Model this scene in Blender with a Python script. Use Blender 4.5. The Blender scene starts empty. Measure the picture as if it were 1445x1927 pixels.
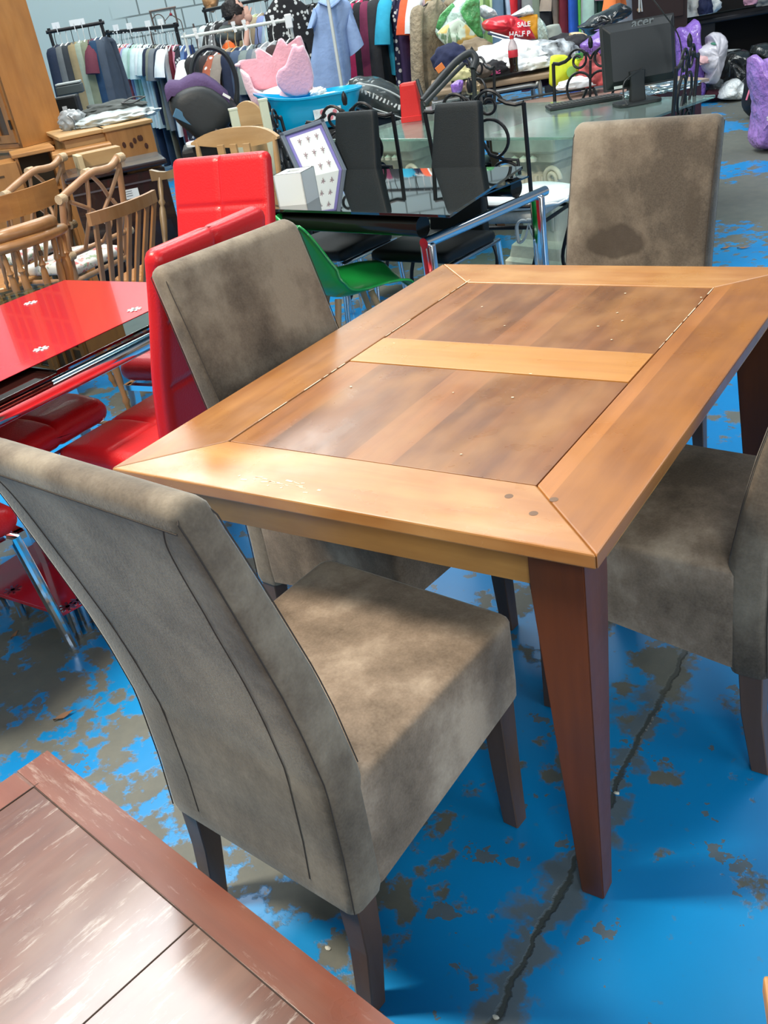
import bpy, bmesh, math, random
from mathutils import Vector, Matrix, noise
PI=math.pi; R=math.radians
S=bpy.context.scene; COL=S.collection
# ---------------------------------------------------------------- camera
FPX=1767.2; YAW,PIT,ROL=-.649,.502,-.175; CAM=Vector((1.384,-1.008,1.464))
FW=Vector((math.sin(YAW)*math.cos(PIT),math.cos(YAW)*math.cos(PIT),-math.sin(PIT)))
_r=FW.cross(Vector((0,0,1))).normalized(); _u=_r.cross(FW)
RT=_r*math.cos(ROL)+_u*math.sin(ROL); UP=-_r*math.sin(ROL)+_u*math.cos(ROL)
cd=bpy.data.cameras.new('camera'); co=bpy.data.objects.new('camera',cd); COL.objects.link(co)
cd.sensor_width=36; cd.sensor_fit='HORIZONTAL'; cd.lens=FPX/1445*36; cd.clip_start=.05; cd.clip_end=200
mw=Matrix((( RT.x,UP.x,-FW.x,CAM.x),(RT.y,UP.y,-FW.y,CAM.y),(RT.z,UP.z,-FW.z,CAM.z),(0,0,0,1)))
co.matrix_world=mw; S.camera=co
CY=-YAW        # heading of the camera: a thing turned by CY shows its front
def dp(px,py,w):
    'point seen at a photo position, w metres deep'
    return CAM+(FW+RT*((px-722.5)/FPX)-UP*((py-963.5)/FPX))*w
def at(px,py,z):
    d=FW+RT*((px-722.5)/FPX)-UP*((py-963.5)/FPX); return CAM+d*((z-CAM.z)/d.z)
# ---------------------------------------------------------------- light
S.view_settings.view_transform='Standard'; S.view_settings.look='None'
S.view_settings.exposure=-.08; S.view_settings.gamma=1; S.view_settings.use_curve_mapping=False
W=bpy.data.worlds.new('world'); S.world=W; W.use_nodes=True
W.node_tree.nodes['Background'].inputs[0].default_value=(.93,.97,1,1); W.node_tree.nodes['Background'].inputs[1].default_value=.36
def area(name,loc,tgt,sx,sy,power,color=(1,1,1)):
    l=bpy.data.lights.new(name,'AREA'); l.shape='RECTANGLE'; l.size=sx; l.size_y=sy; l.energy=power; l.color=color
    o=bpy.data.objects.new(name,l); COL.objects.link(o); o.location=loc
    o.rotation_euler=(Vector(tgt)-Vector(loc)).to_track_quat('-Z','Y').to_euler(); return o
area('skylight_over_aisle',(-3.2,5.2,6.85),(-3.2,5.2,0),1.8,5.5,420,(.97,1,.98))
area('skylight_over_racks',(-9.6,10.6,6.85),(-9.6,10.6,0),4.0,6.,800,(.98,1,.97))
area('skylight_near',(-4.0,1.9,6.85),(-4.0,1.9,0),2.0,2.8,290,(.97,1,1))
area('skylight_right',(2.4,6.5,6.85),(2.4,6.5,0),2,6,230,(.95,.99,1))
area('open_roller_door',(6.5,-.6,2.0),(0,.8,.4),3.5,3.2,150,(.9,.97,1))
area('added_fill_behind',(3.4,-3.6,4.2),(.4,0,.6),1.5,1.5,115,(.97,1,.95))  # added fill from behind the camera, lifts the near chair back and table apron
area('warm_strip_lamp',(-1.6,-1.1,4.4),(.5,.3,.5),.5,1.2,330,(1,.88,.72))
# ---------------------------------------------------------------- objects
def tag(o,label=None,cat=None,group=None,kind=None):
    if label:o['label']=label
    if cat:o['category']=cat
    if group:o['group']=group
    if kind:o['kind']=kind
    return o
def thing(name,label,cat,loc=(0,0,0),rz=0,group=None):
    o=bpy.data.objects.new(name,None); COL.objects.link(o); o.empty_display_size=.1
    o.location=loc; o.rotation_euler=(0,0,rz); return tag(o,label,cat,group)
def dup(o,parent=None):
    c=o.copy(); COL.objects.link(c)
    if parent: c.parent=parent
    for ch in list(o.children): dup(ch,c)
    return c
class MB:
    def __init__(s): s.b=bmesh.new()
    def add(s,vs,fs,M=None):
        v=[s.b.verts.new(M@Vector(p) if M else Vector(p)) for p in vs]
        for f in fs:
            try: s.b.faces.new([v[i] for i in f])
            except ValueError: pass
        return v
    def box(s,c,d,rz=0,bev=0,M=None,seg=2,rx=0,ry=0):
        t=bmesh.new(); bmesh.ops.create_cube(t,size=1)
        bmesh.ops.scale(t,vec=Vector(d),verts=t.verts)
        if bev: bmesh.ops.bevel(t,geom=t.edges[:],offset=min(bev,min(d)*.45),segments=seg,affect='EDGES',profile=.5)
        m=Matrix.Translation(Vector(c))@Matrix.Rotation(rz,4,'Z')@Matrix.Rotation(ry,4,'Y')@Matrix.Rotation(rx,4,'X')
        if M: m=M@m
        t.transform(m); t.verts.index_update()
        s.add([v.co.copy() for v in t.verts],[[v.index for v in f.verts] for f in t.faces]); t.free(); return s
    def loft(s,rings,closed=True,cap=True,M=None,loop=False):
        n=len(rings[0]); vs=[p for r in rings for p in r]; fs=[]
        m=len(rings)
        for i in range(m if loop else m-1):
            a=i*n; b=((i+1)%m)*n
            for j in range(n if closed else n-1):
                k=(j+1)%n; fs.append((a+j,a+k,b+k,b+j))
        if cap and closed and not loop: fs.append(tuple(range(n))[::-1]); fs.append(tuple((m-1)*n+j for j in range(n)))
        s.add(vs,fs,M); return s
    def tube(s,pts,r,seg=8,loop=False,M=None,flat=1.0):
        P=[Vector(p) for p in pts]; n=len(P); rr=r if isinstance(r,(list,tuple)) else [r]*n
        T=[]
        for i in range(n):
            a=P[(i-1)%n] if (loop or i) else P[0]; b=P[(i+1)%n] if (loop or i<n-1) else P[-1]
            T.append((b-a).normalized() if (b-a).length>1e-9 else Vector((0,0,1)))
        nrm=T[0].orthogonal().normalized()
        if abs(T[0].z)<.95: nrm=(Vector((0,0,1))-T[0]*T[0].z).normalized()
        rings=[]
        for i in range(n):
            nrm=(nrm-T[i]*nrm.dot(T[i]))
            nrm=nrm.normalized() if nrm.length>1e-6 else T[i].orthogonal().normalized()
            bi=T[i].cross(nrm)
            rings.append([P[i]+nrm*(rr[i]*flat*math.cos(2*PI*k/seg))+bi*(rr[i]*math.sin(2*PI*k/seg)) for k in range(seg)])
        return s.loft(rings,M=M,loop=loop)
    def lathe(s,prof,c=(0,0,0),seg=20,M=None):
        c=Vector(c)
        return s.loft([[c+Vector((r*math.cos(2*PI*k/seg),r*math.sin(2*PI*k/seg),z)) for k in range(seg)] for r,z in prof],M=M)
    def prism(s,poly,h,M=None,bev=0):
        'poly (x,y) extruded 0..h in z'
        t=bmesh.new(); v=[t.verts.new((x,y,0)) for x,y in poly]; f=t.faces.new(v)
        e=bmesh.ops.extrude_face_region(t,geom=[f]); bmesh.ops.translate(t,vec=(0,0,h),verts=[q for q in e['geom'] if isinstance(q,bmesh.types.BMVert)])
        if bev: bmesh.ops.bevel(t,geom=t.edges[:],offset=bev,segments=2,affect='EDGES',profile=.5)
        t.verts.index_update()
        s.add([q.co.copy() for q in t.verts],[[q.index for q in g.verts] for g in t.faces],M); t.free(); return s
    def blob(s,c,d,seed=0,amp=.12,freq=2.5,flat=-.6,sub=4,rz=0,ridge=0,M=None):
        t=bmesh.new(); bmesh.ops.create_icosphere(t,subdivisions=sub,radius=1)
        o=Vector((seed*7.3,seed*3.1,seed*1.7)); mr=Matrix.Rotation(rz,3,'Z'); C=Vector(c)
        vs=[]
        for v in t.verts:
            p=v.co.copy(); k=1+amp*noise.noise(p*freq+o)+amp*.5*noise.noise(p*freq*2.3+o)
            if ridge: k+=ridge*(1-abs(noise.noise(p*freq*1.3+o*2))*4)*.5
            q=p*k; 
            if q.z<flat: q.z=flat
            q=Vector((q.x*d[0],q.y*d[1],(q.z-flat)/(1-flat)*d[2])); vs.append(mr@q+C)
        t.verts.index_update()
        s.add(vs,[[v.index for v in f.verts] for f in t.faces],M); t.free(); return s
    def build(s,name,mat,parent=None,smooth=40,loc=None,rz=0):
        bmesh.ops.recalc_face_normals(s.b,faces=s.b.faces[:])
        me=bpy.data.meshes.new(name); s.b.to_mesh(me); s.b.free()
        for m in (mat if isinstance(mat,(list,tuple)) else [mat]): me.materials.append(m)
        if smooth and smooth>30:
            me.polygons.foreach_set('use_smooth',[True]*len(me.polygons)); me.set_sharp_from_angle(angle=R(smooth))
        o=bpy.data.objects.new(name,me); COL.objects.link(o)
        if parent: o.parent=parent
        if loc is not None: o.location=loc
        if rz: o.rotation_euler=(0,0,rz)
        return o
def rrect(w,d,r,k=4,nx=1,ny=1,cx=0,cy=0):
    'rounded rectangle ring'
    r=min(r,w*.499,d*.499); P=[]
    cs=[(w/2-r,d/2-r,0),(-w/2+r,d/2-r,90),(-w/2+r,-d/2+r,180),(w/2-r,-d/2+r,270)]
    for i,(x,y,a) in enumerate(cs):
        for j in range(k+1):
            t=R(a+90*j/k); P.append((cx+x+r*math.cos(t),cy+y+r*math.sin(t)))
        n=nx if i%2==0 else ny; X,Y,_=cs[(i+1)%4]; a2=R(a+90)
        p0=P[-1]; p1=(cx+X+r*math.cos(a2),cy+Y+r*math.sin(a2))
        for j in range(1,n): P.append((p0[0]+(p1[0]-p0[0])*j/n,p0[1]+(p1[1]-p0[1])*j/n))
    return P
def interp(tab,t):
    for i in range(len(tab)-1):
        a,b=tab[i],tab[i+1]
        if t<=b[0]:
            k=(t-a[0])/(b[0]-a[0]); k=max(0,k); return [x+(y-x)*k for x,y in zip(a[1:],b[1:])]
    return list(tab[-1][1:])
def smoothpath(pts,n=8):
    P=[Vector(p) for p in pts]; out=[]
    for i in range(len(P)-1):
        p0=P[max(i-1,0)];p1=P[i];p2=P[i+1];p3=P[min(i+2,len(P)-1)]
        for j in range(n):
            t=j/n; out.append(.5*((2*p1)+(p2-p0)*t+(2*p0-5*p1+4*p2-p3)*t*t+(-p0+3*p1-3*p2+p3)*t**3))
    return out+[P[-1]]
def pad(mb,path,w,tx=0,tz=0,groove=.006,r=.02,nx=12,n=30,wt=None,M=None):
    'padded slab: path of (y,z,thickness) in the middle plane, width w along x; tx,tz stitched tiles'
    P=smoothpath([(0,y,z) for y,z,t in path],n//max(1,len(path)-1)+1); m=len(P)
    th=[interp([(i/(len(path)-1),p[2]) for i,p in enumerate(path)],j/(m-1))[0] for j in range(m)]
    L=[0]
    for i in range(1,m): L.append(L[-1]+(P[i]-P[i-1]).length)
    rings=[]
    def ring(i,shr=0,off=0):
        T=(P[min(i+1,m-1)]-P[max(i-1,0)]).normalized(); N=Vector((0,T.z,-T.y)); s=L[i]/L[-1]
        ww=(w if wt is None else w+(wt-w)*s)-2*shr; t=th[i]-2*shr*.9; out=[]
        for x,q in rrect(ww,max(t,.002),r,4,nx,1):
            g=0
            if abs(q)>=t/2-1e-5 and groove:
                if tx:
                    f=(x/ww+.5)*tx; d=abs(f-round(f))*ww/tx
                    if 0<round(f)<tx: g+=math.exp(-(d/.007)**2)
                if tz:
                    f=s*tz; d=abs(f-round(f))*L[-1]/tz
                    if 0<round(f)<tz: g+=math.exp(-(d/.007)**2)
            q2=q-math.copysign(min(g,1.2)*groove,q)
            out.append(P[i]+Vector((x,0,0))+N*q2+T*off)
        return out
    rr=min(r,th[0]*.45); r2=min(r,th[-1]*.45)
    for a in (90,60,30): rings.append(ring(0,rr*(1-math.cos(R(a))),rr*(1-math.sin(R(a)))))
    st=max(1,int((m-1)/max(n,1)))
    i0=1
    for i in range(m):
        if L[i]<rr*1.05 or L[i]>L[-1]-r2*1.05: continue
        rings.append(ring(i))
    for a in (30,60,90): rings.append(ring(m-1,r2*(1-math.cos(R(a))),-r2*(1-math.sin(R(a)))))
    mb.loft(rings,M=M); return mb
# ---------------------------------------------------------------- materials
def nt(name):
    m=bpy.data.materials.new(name); m.use_nodes=True; return m,m.node_tree.nodes,m.node_tree.links,m.node_tree.nodes['Principled BSDF']
def c4(c): return (c[0],c[1],c[2],1)
def plain(name,c,rough=.5,metal=0,spec=.5,bump=0,bs=60,var=0,vs=6,sheen=0,coat=0,alpha=None,trans=0,ior=1.45,bd=.01):
    m,N,L,p=nt(name); p.inputs['Base Color'].default_value=c4(c); p.inputs['Roughness'].default_value=rough
    p.inputs['Metallic'].default_value=metal; p.inputs['Specular IOR Level'].default_value=spec; p.inputs['IOR'].default_value=ior
    p.inputs['Sheen Weight'].default_value=sheen; p.inputs['Coat Weight'].default_value=coat; p.inputs['Transmission Weight'].default_value=trans
    if bump or var:
        tc=N.new('ShaderNodeTexCoord')
        if bump:
            n=N.new('ShaderNodeTexNoise'); n.inputs['Scale'].default_value=bs; n.inputs['Detail'].default_value=3; L.new(tc.outputs['Object'],n.inputs['Vector'])
            b=N.new('ShaderNodeBump'); b.inputs['Strength'].default_value=bump; b.inputs['Distance'].default_value=bd; L.new(n.outputs[0],b.inputs['Height']); L.new(b.outputs[0],p.inputs['Normal'])
        if var:
            n=N.new('ShaderNodeTexNoise'); n.inputs['Scale'].default_value=vs; n.inputs['Detail'].default_value=4; L.new(tc.outputs['Object'],n.inputs['Vector'])
            r=N.new('ShaderNodeValToRGB'); r.color_ramp.elements[0].position=.3; r.color_ramp.elements[1].position=.7
            r.color_ramp.elements[0].color=c4([x*(1-var) for x in c]); r.color_ramp.elements[1].color=c4([min(1,x*(1+var)) for x in c])
            L.new(n.outputs[0],r.inputs[0]); L.new(r.outputs[0],p.inputs['Base Color'])
    return m
def math_(N,L,op,a,b=None):
    n=N.new('ShaderNodeMath'); n.operation=op
    for i,x in enumerate((a,b)):
        if x is None: continue
        if isinstance(x,(int,float)): n.inputs[i].default_value=x
        else: L.new(x,n.inputs[i])
    return n.outputs[0]
def mix(N,L,f,a,b,bt='MIX'):
    n=N.new('ShaderNodeMix'); n.data_type='RGBA'; n.blend_type=bt
    for s,x in ((n.inputs[0],f),(n.inputs[6],a),(n.inputs[7],b)):
        if isinstance(x,(int,float)): s.default_value=x
        elif isinstance(x,(tuple,list)): s.default_value=c4(x)
        else: L.new(x,s)
    return n.outputs[2]
def ramp(N,L,f,stops):
    r=N.new('ShaderNodeValToRGB'); e=r.color_ramp.elements
    while len(e)<len(stops): e.new(.5)
    for i,(p,c) in enumerate(stops):
        e[i].position=p; e[i].color=c4(c) if isinstance(c,(tuple,list)) else (c,c,c,1)
    L.new(f,r.inputs[0]); return r.outputs[0]
def noisen(N,L,vec,scale,detail=3,rough=.5,sx=(1,1,1),loc=(0,0,0)):
    mp=N.new('ShaderNodeMapping'); mp.inputs['Scale'].default_value=sx; mp.inputs['Location'].default_value=loc; L.new(vec,mp.inputs[0])
    n=N.new('ShaderNodeTexNoise'); n.inputs['Scale'].default_value=scale; n.inputs['Detail'].default_value=detail; n.inputs['Roughness'].default_value=rough
    L.new(mp.outputs[0],n.inputs['Vector']); return n.outputs[0]
def wood(name,c1,c2,axis='Y',plank=0,tone=.3,rough=.35,off=0,blotch=0,bc=(.03,.02,.02),grain=1,coat=.25,worn=0,wc=(.6,.55,.5)):
    m,N,L,p=nt(name); tc=N.new('ShaderNodeTexCoord'); v=tc.outputs['Object']
    sx={'X':(1,14,14),'Y':(14,1,14),'Z':(14,14,1)}[axis]
    g=noisen(N,L,v,2.2*grain,5,.6,sx,(off,off*2,off)); g2=noisen(N,L,v,.9,3,.55,tuple(1+x*.12 for x in sx),(off+3,off,off))
    f=math_(N,L,'ADD',math_(N,L,'MULTIPLY',g,.55),math_(N,L,'MULTIPLY',g2,.45))
    c=ramp(N,L,f,[(.32,c2),(.62,c1)])
    if plank:
        s=N.new('ShaderNodeSeparateXYZ'); L.new(v,s.inputs[0]); o=s.outputs[{'X':1,'Y':0,'Z':0}[axis]]
        k=math_(N,L,'FLOOR',math_(N,L,'DIVIDE',math_(N,L,'ADD',o,off*.37+5),plank))
        w=N.new('ShaderNodeTexWhiteNoise'); w.noise_dimensions='1D'; L.new(k,w.inputs['W'])
        t=math_(N,L,'ADD',math_(N,L,'MULTIPLY',w.outputs[0],tone*2),1-tone)
        cb=N.new('ShaderNodeCombineXYZ'); [L.new(t,cb.inputs[i]) for i in range(3)]
        c=mix(N,L,1.0,c,cb.outputs[0],'MULTIPLY')
    if blotch:
        b=noisen(N,L,v,5,3,.5,tuple(1+(x>1)*1.2 for x in sx),(off+9,2,1)); c=mix(N,L,ramp(N,L,b,[(.42,0.),(.70,blotch*1.3)]),c,bc)
    if worn:
        b=noisen(N,L,v,9,7,.75,tuple(x**.75 for x in sx),(off+4,7,1)); c=mix(N,L,ramp(N,L,b,[(.56,0.),(.66,worn)]),c,wc)
    L.new(c,p.inputs['Base Color'])
    rn=noisen(N,L,v,6,4,.6,(1,1,1),(off,0,0)); L.new(ramp(N,L,rn,[(.3,max(.05,rough-.1)),(.7,rough+.14)]),p.inputs['Roughness'])
    b=N.new('ShaderNodeBump'); b.inputs['Strength'].default_value=.08; b.inputs['Distance'].default_value=.004; L.new(g,b.inputs['Height']); L.new(b.outputs[0],p.inputs['Normal'])
    p.inputs['Coat Weight'].default_value=coat; p.inputs['Coat Roughness'].default_value=.25
    return m
def suede(name,c,dark,light):
    m,N,L,p=nt(name); tc=N.new('ShaderNodeTexCoord'); oi=N.new('ShaderNodeObjectInfo')
    va=N.new('ShaderNodeVectorMath'); va.operation='ADD'; L.new(tc.outputs['Object'],va.inputs[0])
    cb=N.new('ShaderNodeCombineXYZ'); s=math_(N,L,'MULTIPLY',oi.outputs['Random'],20.); [L.new(s,cb.inputs[i]) for i in range(3)]; L.new(cb.outputs[0],va.inputs[1])
    v=va.outputs[0]
    a=noisen(N,L,v,5.5,5,.62); b=noisen(N,L,v,16,5,.7,(1,1,.6)); d=noisen(N,L,v,220,2,.5)
    e_=noisen(N,L,v,3.0,3,.5,(1,1,.45),(7,3,1)); f=math_(N,L,'ADD',math_(N,L,'MULTIPLY',a,.45),math_(N,L,'ADD',math_(N,L,'MULTIPLY',b,.17),math_(N,L,'MULTIPLY',e_,.38)))
    c1=ramp(N,L,f,[(.41,dark),(.5,c),(.59,light)])
    c2=mix(N,L,.13,c1,ramp(N,L,d,[(.3,dark),(.7,light)]))
    L.new(c2,p.inputs['Base Color']); p.inputs['Roughness'].default_value=.82; p.inputs['Sheen Weight'].default_value=.35; p.inputs['Sheen Roughness'].default_value=.4
    p.inputs['Sheen Tint'].default_value=(.75,.8,.78,1); p.inputs['Specular IOR Level'].default_value=.25
    bb=N.new('ShaderNodeBump'); bb.inputs['Strength'].default_value=.14; bb.inputs['Distance'].default_value=.003; L.new(math_(N,L,'ADD',d,b),bb.inputs['Height']); L.new(bb.outputs[0],p.inputs['Normal'])
    return m
def glass(name,c=(.85,.95,.92),rough=0.0,haze=0.0,hc=(.6,.7,.68),ior=1.5):
    'thin sheet: clear where faced, mirror-like at grazing angles, optional dusty haze'
    m,N,L,p=nt(name); N.remove(p); out=N['Material Output']
    t=N.new('ShaderNodeBsdfTransparent'); t.inputs[0].default_value=c4(c); d=N.new('ShaderNodeBsdfDiffuse'); d.inputs[0].default_value=c4(hc)
    g=N.new('ShaderNodeBsdfGlossy'); g.inputs['Roughness'].default_value=rough; g.inputs[0].default_value=(.95,1,.98,1)
    a=N.new('ShaderNodeMixShader'); a.inputs[0].default_value=haze; L.new(t.outputs[0],a.inputs[1]); L.new(d.outputs[0],a.inputs[2])
    f=N.new('ShaderNodeFresnel'); f.inputs[0].default_value=ior; b=N.new('ShaderNodeMixShader'); L.new(f.outputs[0],b.inputs[0]); L.new(a.outputs[0],b.inputs[1]); L.new(g.outputs[0],b.inputs[2]); L.new(b.outputs[0],out.inputs[0])
    return m
CHROME=plain('chrome',(.75,.77,.8),.08,1); BLACKMETAL=plain('black_wrought_iron',(.012,.013,.015),.4,.3,bump=.1)
BLACKPL=plain('black_plastic',(.014,.017,.018),.42,bump=.05); WHITEPL=plain('white_plastic',(.8,.82,.8),.4)
def text(name,s,size,mat,parent,loc,rot,ext=.001,shear=0,bold=0):
    cu=bpy.data.curves.new(name,'FONT'); cu.body=s; cu.size=size; cu.extrude=ext; cu.align_x='CENTER'; cu.align_y='CENTER'; cu.shear=shear; cu.offset=bold
    t=bpy.data.objects.new('tmp',cu); COL.objects.link(t); bpy.context.view_layer.update()
    me=bpy.data.meshes.new_from_object(t.evaluated_get(bpy.context.evaluated_depsgraph_get())); bpy.data.objects.remove(t)
    me.materials.clear(); me.materials.append(mat); o=bpy.data.objects.new(name,me); COL.objects.link(o); o.parent=parent; o.location=loc; o.rotation_euler=rot; return o
# ---------------------------------------------------------------- setting
def floor_mat():
    m,N,L,p=nt('peeling_blue_floor_paint'); tc=N.new('ShaderNodeTexCoord'); v=tc.outputs['Object']
    s=N.new('ShaderNodeSeparateXYZ'); L.new(v,s.inputs[0]); X,Y=s.outputs[0],s.outputs[1]
    n1=noisen(N,L,v,9,7,.62); n2=noisen(N,L,v,1.6,3,.5,(1,1,1),(3.3,1.2,0)); n3=noisen(N,L,v,34,3,.6)
    # wear grows towards the walkways on the left and behind
    def dist(cx,cy):
        a=math_(N,L,'POWER',math_(N,L,'ABSOLUTE',math_(N,L,'SUBTRACT',X,cx)),2.); b=math_(N,L,'POWER',math_(N,L,'ABSOLUTE',math_(N,L,'SUBTRACT',Y,cy)),2.)
        return math_(N,L,'SQRT',math_(N,L,'ADD',a,b))
    def near(cx,cy,r,k): 
        d=dist(cx,cy); q=N.new('ShaderNodeMapRange'); q.interpolation_type='SMOOTHSTEP'; L.new(d,q.inputs[0]); q.inputs[1].default_value=0; q.inputs[2].default_value=r; q.inputs[3].default_value=k; q.inputs[4].default_value=0; return q.outputs[0]
    f=math_(N,L,'ADD',math_(N,L,'MULTIPLY',n1,.62),math_(N,L,'MULTIPLY',n2,.38))
    for a in ((-.75,.1,.75,.085),(1.15,.25,.9,-.10),(.6,-.05,.35,.04),(-1.7,1.3,1.0,.05),(.82,.66,.16,.07),(.05,-.1,.6,.045),(-.4,5.2,2.6,.09),(-.2,8,3,.08),(-2,5,3,.05),(.45,-.1,.25,.05)):
        f=math_(N,L,'ADD',f,near(*a))
    f=math_(N,L,'ADD',f,math_(N,L,'MULTIPLY',near(-.8,7.5,5.2,1.6),math_(N,L,'SUBTRACT',noisen(N,L,v,.9,3,.5,(1,1,1),(8,2,0)),.5)))
    bare=ramp(N,L,f,[(.52,0.),(.55,1.)])
    speck=ramp(N,L,n3,[(.66,0.),(.7,.8)])
    paint=mix(N,L,noisen(N,L,v,3,3),(0.0,.19,.50),(.003,.27,.62))
    paint=mix(N,L,math_(N,L,'MULTIPLY',speck,.35),paint,(.09,.14,.15))
    conc=mix(N,L,noisen(N,L,v,14,6,.7),(.075,.09,.085),(.17,.17,.135))
    c=mix(N,L,bare,paint,conc)
    # the long crack beside the dining table
    wob=math_(N,L,'MULTIPLY',math_(N,L,'SUBTRACT',noisen(N,L,v,7,6,.7,(.2,1,1)),.5),.06)
    dx=math_(N,L,'ABSOLUTE',math_(N,L,'ADD',math_(N,L,'SUBTRACT',X,.851),wob))
    wd=math_(N,L,'MULTIPLY',noisen(N,L,v,22,4,.6),.022)
    crack=ramp(N,L,math_(N,L,'DIVIDE',dx,wd),[(.35,1.),(.75,0.)])
    side=ramp(N,L,math_(N,L,'DIVIDE',dx,math_(N,L,'MULTIPLY',ramp(N,L,noisen(N,L,v,11,5,.6,(1,1,1),(4,4,4)),[(.38,0.),(.7,1.)]),.20)),[(.3,1.),(.6,0.)])
    c=mix(N,L,math_(N,L,'MULTIPLY',side,.85),c,conc)
    c=mix(N,L,math_(N,L,'MULTIPLY',crack,.85),c,(.05,.058,.052))
    L.new(c,p.inputs['Base Color'])
    L.new(ramp(N,L,bare,[(0.,.34),(1.,.6)]),p.inputs['Roughness'])
    h=math_(N,L,'SUBTRACT',math_(N,L,'MULTIPLY',n3,.12),math_(N,L,'ADD',math_(N,L,'MULTIPLY',bare,.25),math_(N,L,'MULTIPLY',crack,1.2)))
    b=N.new('ShaderNodeBump'); b.inputs['Strength'].default_value=.5; b.inputs['Distance'].default_value=.004; L.new(h,b.inputs['Height']); L.new(b.outputs[0],p.inputs['Normal'])
    return m
def block_wall():
    m,N,L,p=nt('painted_block_wall'); tc=N.new('ShaderNodeTexCoord'); v=tc.outputs['Object']
    s=N.new('ShaderNodeSeparateXYZ'); L.new(v,s.inputs[0]); cb=N.new('ShaderNodeCombineXYZ'); L.new(s.outputs[0],cb.inputs[0]); L.new(s.outputs[2],cb.inputs[1])
    k=N.new('ShaderNodeTexBrick'); k.inputs['Scale'].default_value=1; k.inputs['Brick Width'].default_value=.42; k.inputs['Row Height'].default_value=.28; k.inputs['Mortar Size'].default_value=.012
    k.inputs['Mortar'].default_value=(.19,.22,.20,1); k.inputs['Color1'].default_value=(.50,.57,.53,1); k.inputs['Color2'].default_value=(.54,.61,.57,1); L.new(cb.outputs[0],k.inputs[0])
    # mortar shows bare only right of the smooth plastered bay
    xm=ramp(N,L,math_(N,L,'MULTIPLY',math_(N,L,'ADD',math_(N,L,'ADD',s.outputs[0],3.0),math_(N,L,'MULTIPLY',noisen(N,L,v,1.5),.6)),1.),[(.55,0.),(.9,1.)])
    st=ramp(N,L,noisen(N,L,v,1.2,6,.7,(1,1,3)),[(.62,0.),(.7,.35)])
    c=mix(N,L,xm,(.50,.585,.545),k.outputs[0]); c=mix(N,L,st,c,(.38,.46,.44)); L.new(c,p.inputs['Base Color']); p.inputs['Roughness'].default_value=.8
    return m
FLR=MB(); FLR.box((-4,6,-.1),(34,34,.2)); tag(FLR.build('floor',floor_mat(),smooth=0),kind='structure')
fwd=Vector((math.sin(YAW),math.cos(YAW),0)); rgt=Vector((math.cos(YAW),-math.sin(YAW),0))
wc=Vector((CAM.x,CAM.y,0))+fwd*16.2
b=MB(); b.box((0,.1,3.5),(30,.2,7)); tag(b.build('wall_back',block_wall(),smooth=0,loc=wc,rz=CY),kind='structure')
b=MB(); b.box((0,0,0),(34,34,.15)); tag(b.build('ceiling',plain('ceiling_sheet',(.75,.78,.76),.7,bump=.2,bs=3),smooth=0,loc=(-4,6,7.08)),kind='structure')
b=MB(); b.box((0,0,3.5),(.2,24,7)); tag(b.build('wall_left',plain('left_wall_paint',(.5,.6,.57),.8,var=.06,vs=1),smooth=0,loc=Vector((CAM.x,CAM.y,0))-rgt*9.5+fwd*5,rz=CY),kind='structure')

# ---------------------------------------------------------------- dining table
TW,TL=.961,1.295
w_front=wood('honey_rail_wood',(.45,.20,.056),(.32,.125,.032),'X',.08,.07,.30,1,.35,(.62,.36,.14),coat=.3)
w_left=wood('tan_stile_wood',(.38,.17,.048),(.25,.095,.027),'Y',.08,.10,.32,4,.35,(.16,.07,.03),coat=.3)
w_right=wood('reddish_stile_wood',(.37,.145,.038),(.22,.078,.02),'Y',.053,.22,.32,7,.5,(.38,.15,.028),coat=.12)
w_panel=wood('dark_panel_wood',(.27,.105,.032),(.14,.054,.018),'Y',.095,.26,.30,2,.5,(.36,.17,.055),coat=.12)
w_cross=wood('light_cross_rail_wood',(.58,.27,.07),(.45,.19,.045),'X',.07,.05,.30,3,.0,coat=.3)
w_leg=wood('red_brown_leg_wood',(.15,.042,.013),(.085,.025,.009),'Z',0,0,.38,5,.2,coat=.25)
w_apron=wood('apron_wood',(.60,.32,.09),(.45,.21,.05),'X',0,0,.4,6,.35,(.2,.09,.03))
GAPM=plain('joint_gap',(.02,.012,.008),.9)
t=thing('dining_table','honey and brown wooden dining table with inset panels and tapered red-brown legs','table',(0,0,0))
def slab(poly,name,mat,z0=.735,z1=.76,lab=None,bev=.003):
    m=MB(); m.prism([(x,y) for x,y in poly],z1-z0,Matrix.Translation((0,0,z0)),bev); o=m.build(name,mat,t,30)
    if lab:o['label']=lab
    return o
W2=.159; g=.0006
slab([(g,0),(TW-g,0),(TW-W2-g,W2),(W2+g,W2)],'top_rail',w_front,lab='light honey end rail of the table top')
slab([(W2+g,TL-W2),(TW-W2-g,TL-W2),(TW-g,TL),(g,TL)],'top_rail',w_front,lab='light honey end rail of the table top')
slab([(0,g),(W2,W2+g),(W2,TL-W2-g),(0,TL-g)],'top_stile',w_left,lab='tan brown side stile of the table top')
slab([(TW,g),(TW,TL-g),(TW-W2,TL-W2-g),(TW-W2,W2+g)],'top_stile',w_right,lab='reddish brown side stile of the table top')
G=.0025
slab([(W2+G,.577),(TW-W2-G,.577),(TW-W2-G,.720),(W2+G,.720)],'cross_rail',w_cross,lab='light cross rail between the dark panels',bev=.001)
for a,bb in ((W2+G,.577-G),(.720+G,TL-W2-G)):
    slab([(W2+G,a),(TW-W2-G,a),(TW-W2-G,bb),(W2+G,bb)],'inset_panel',w_panel,z1=.7585,lab='dark brown inset panel',bev=.001)
slab([(.1,.1),(TW-.1,.1),(TW-.1,TL-.1),(.1,TL-.1)],'top_underlay',GAPM,.725,.735,bev=0)
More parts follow.
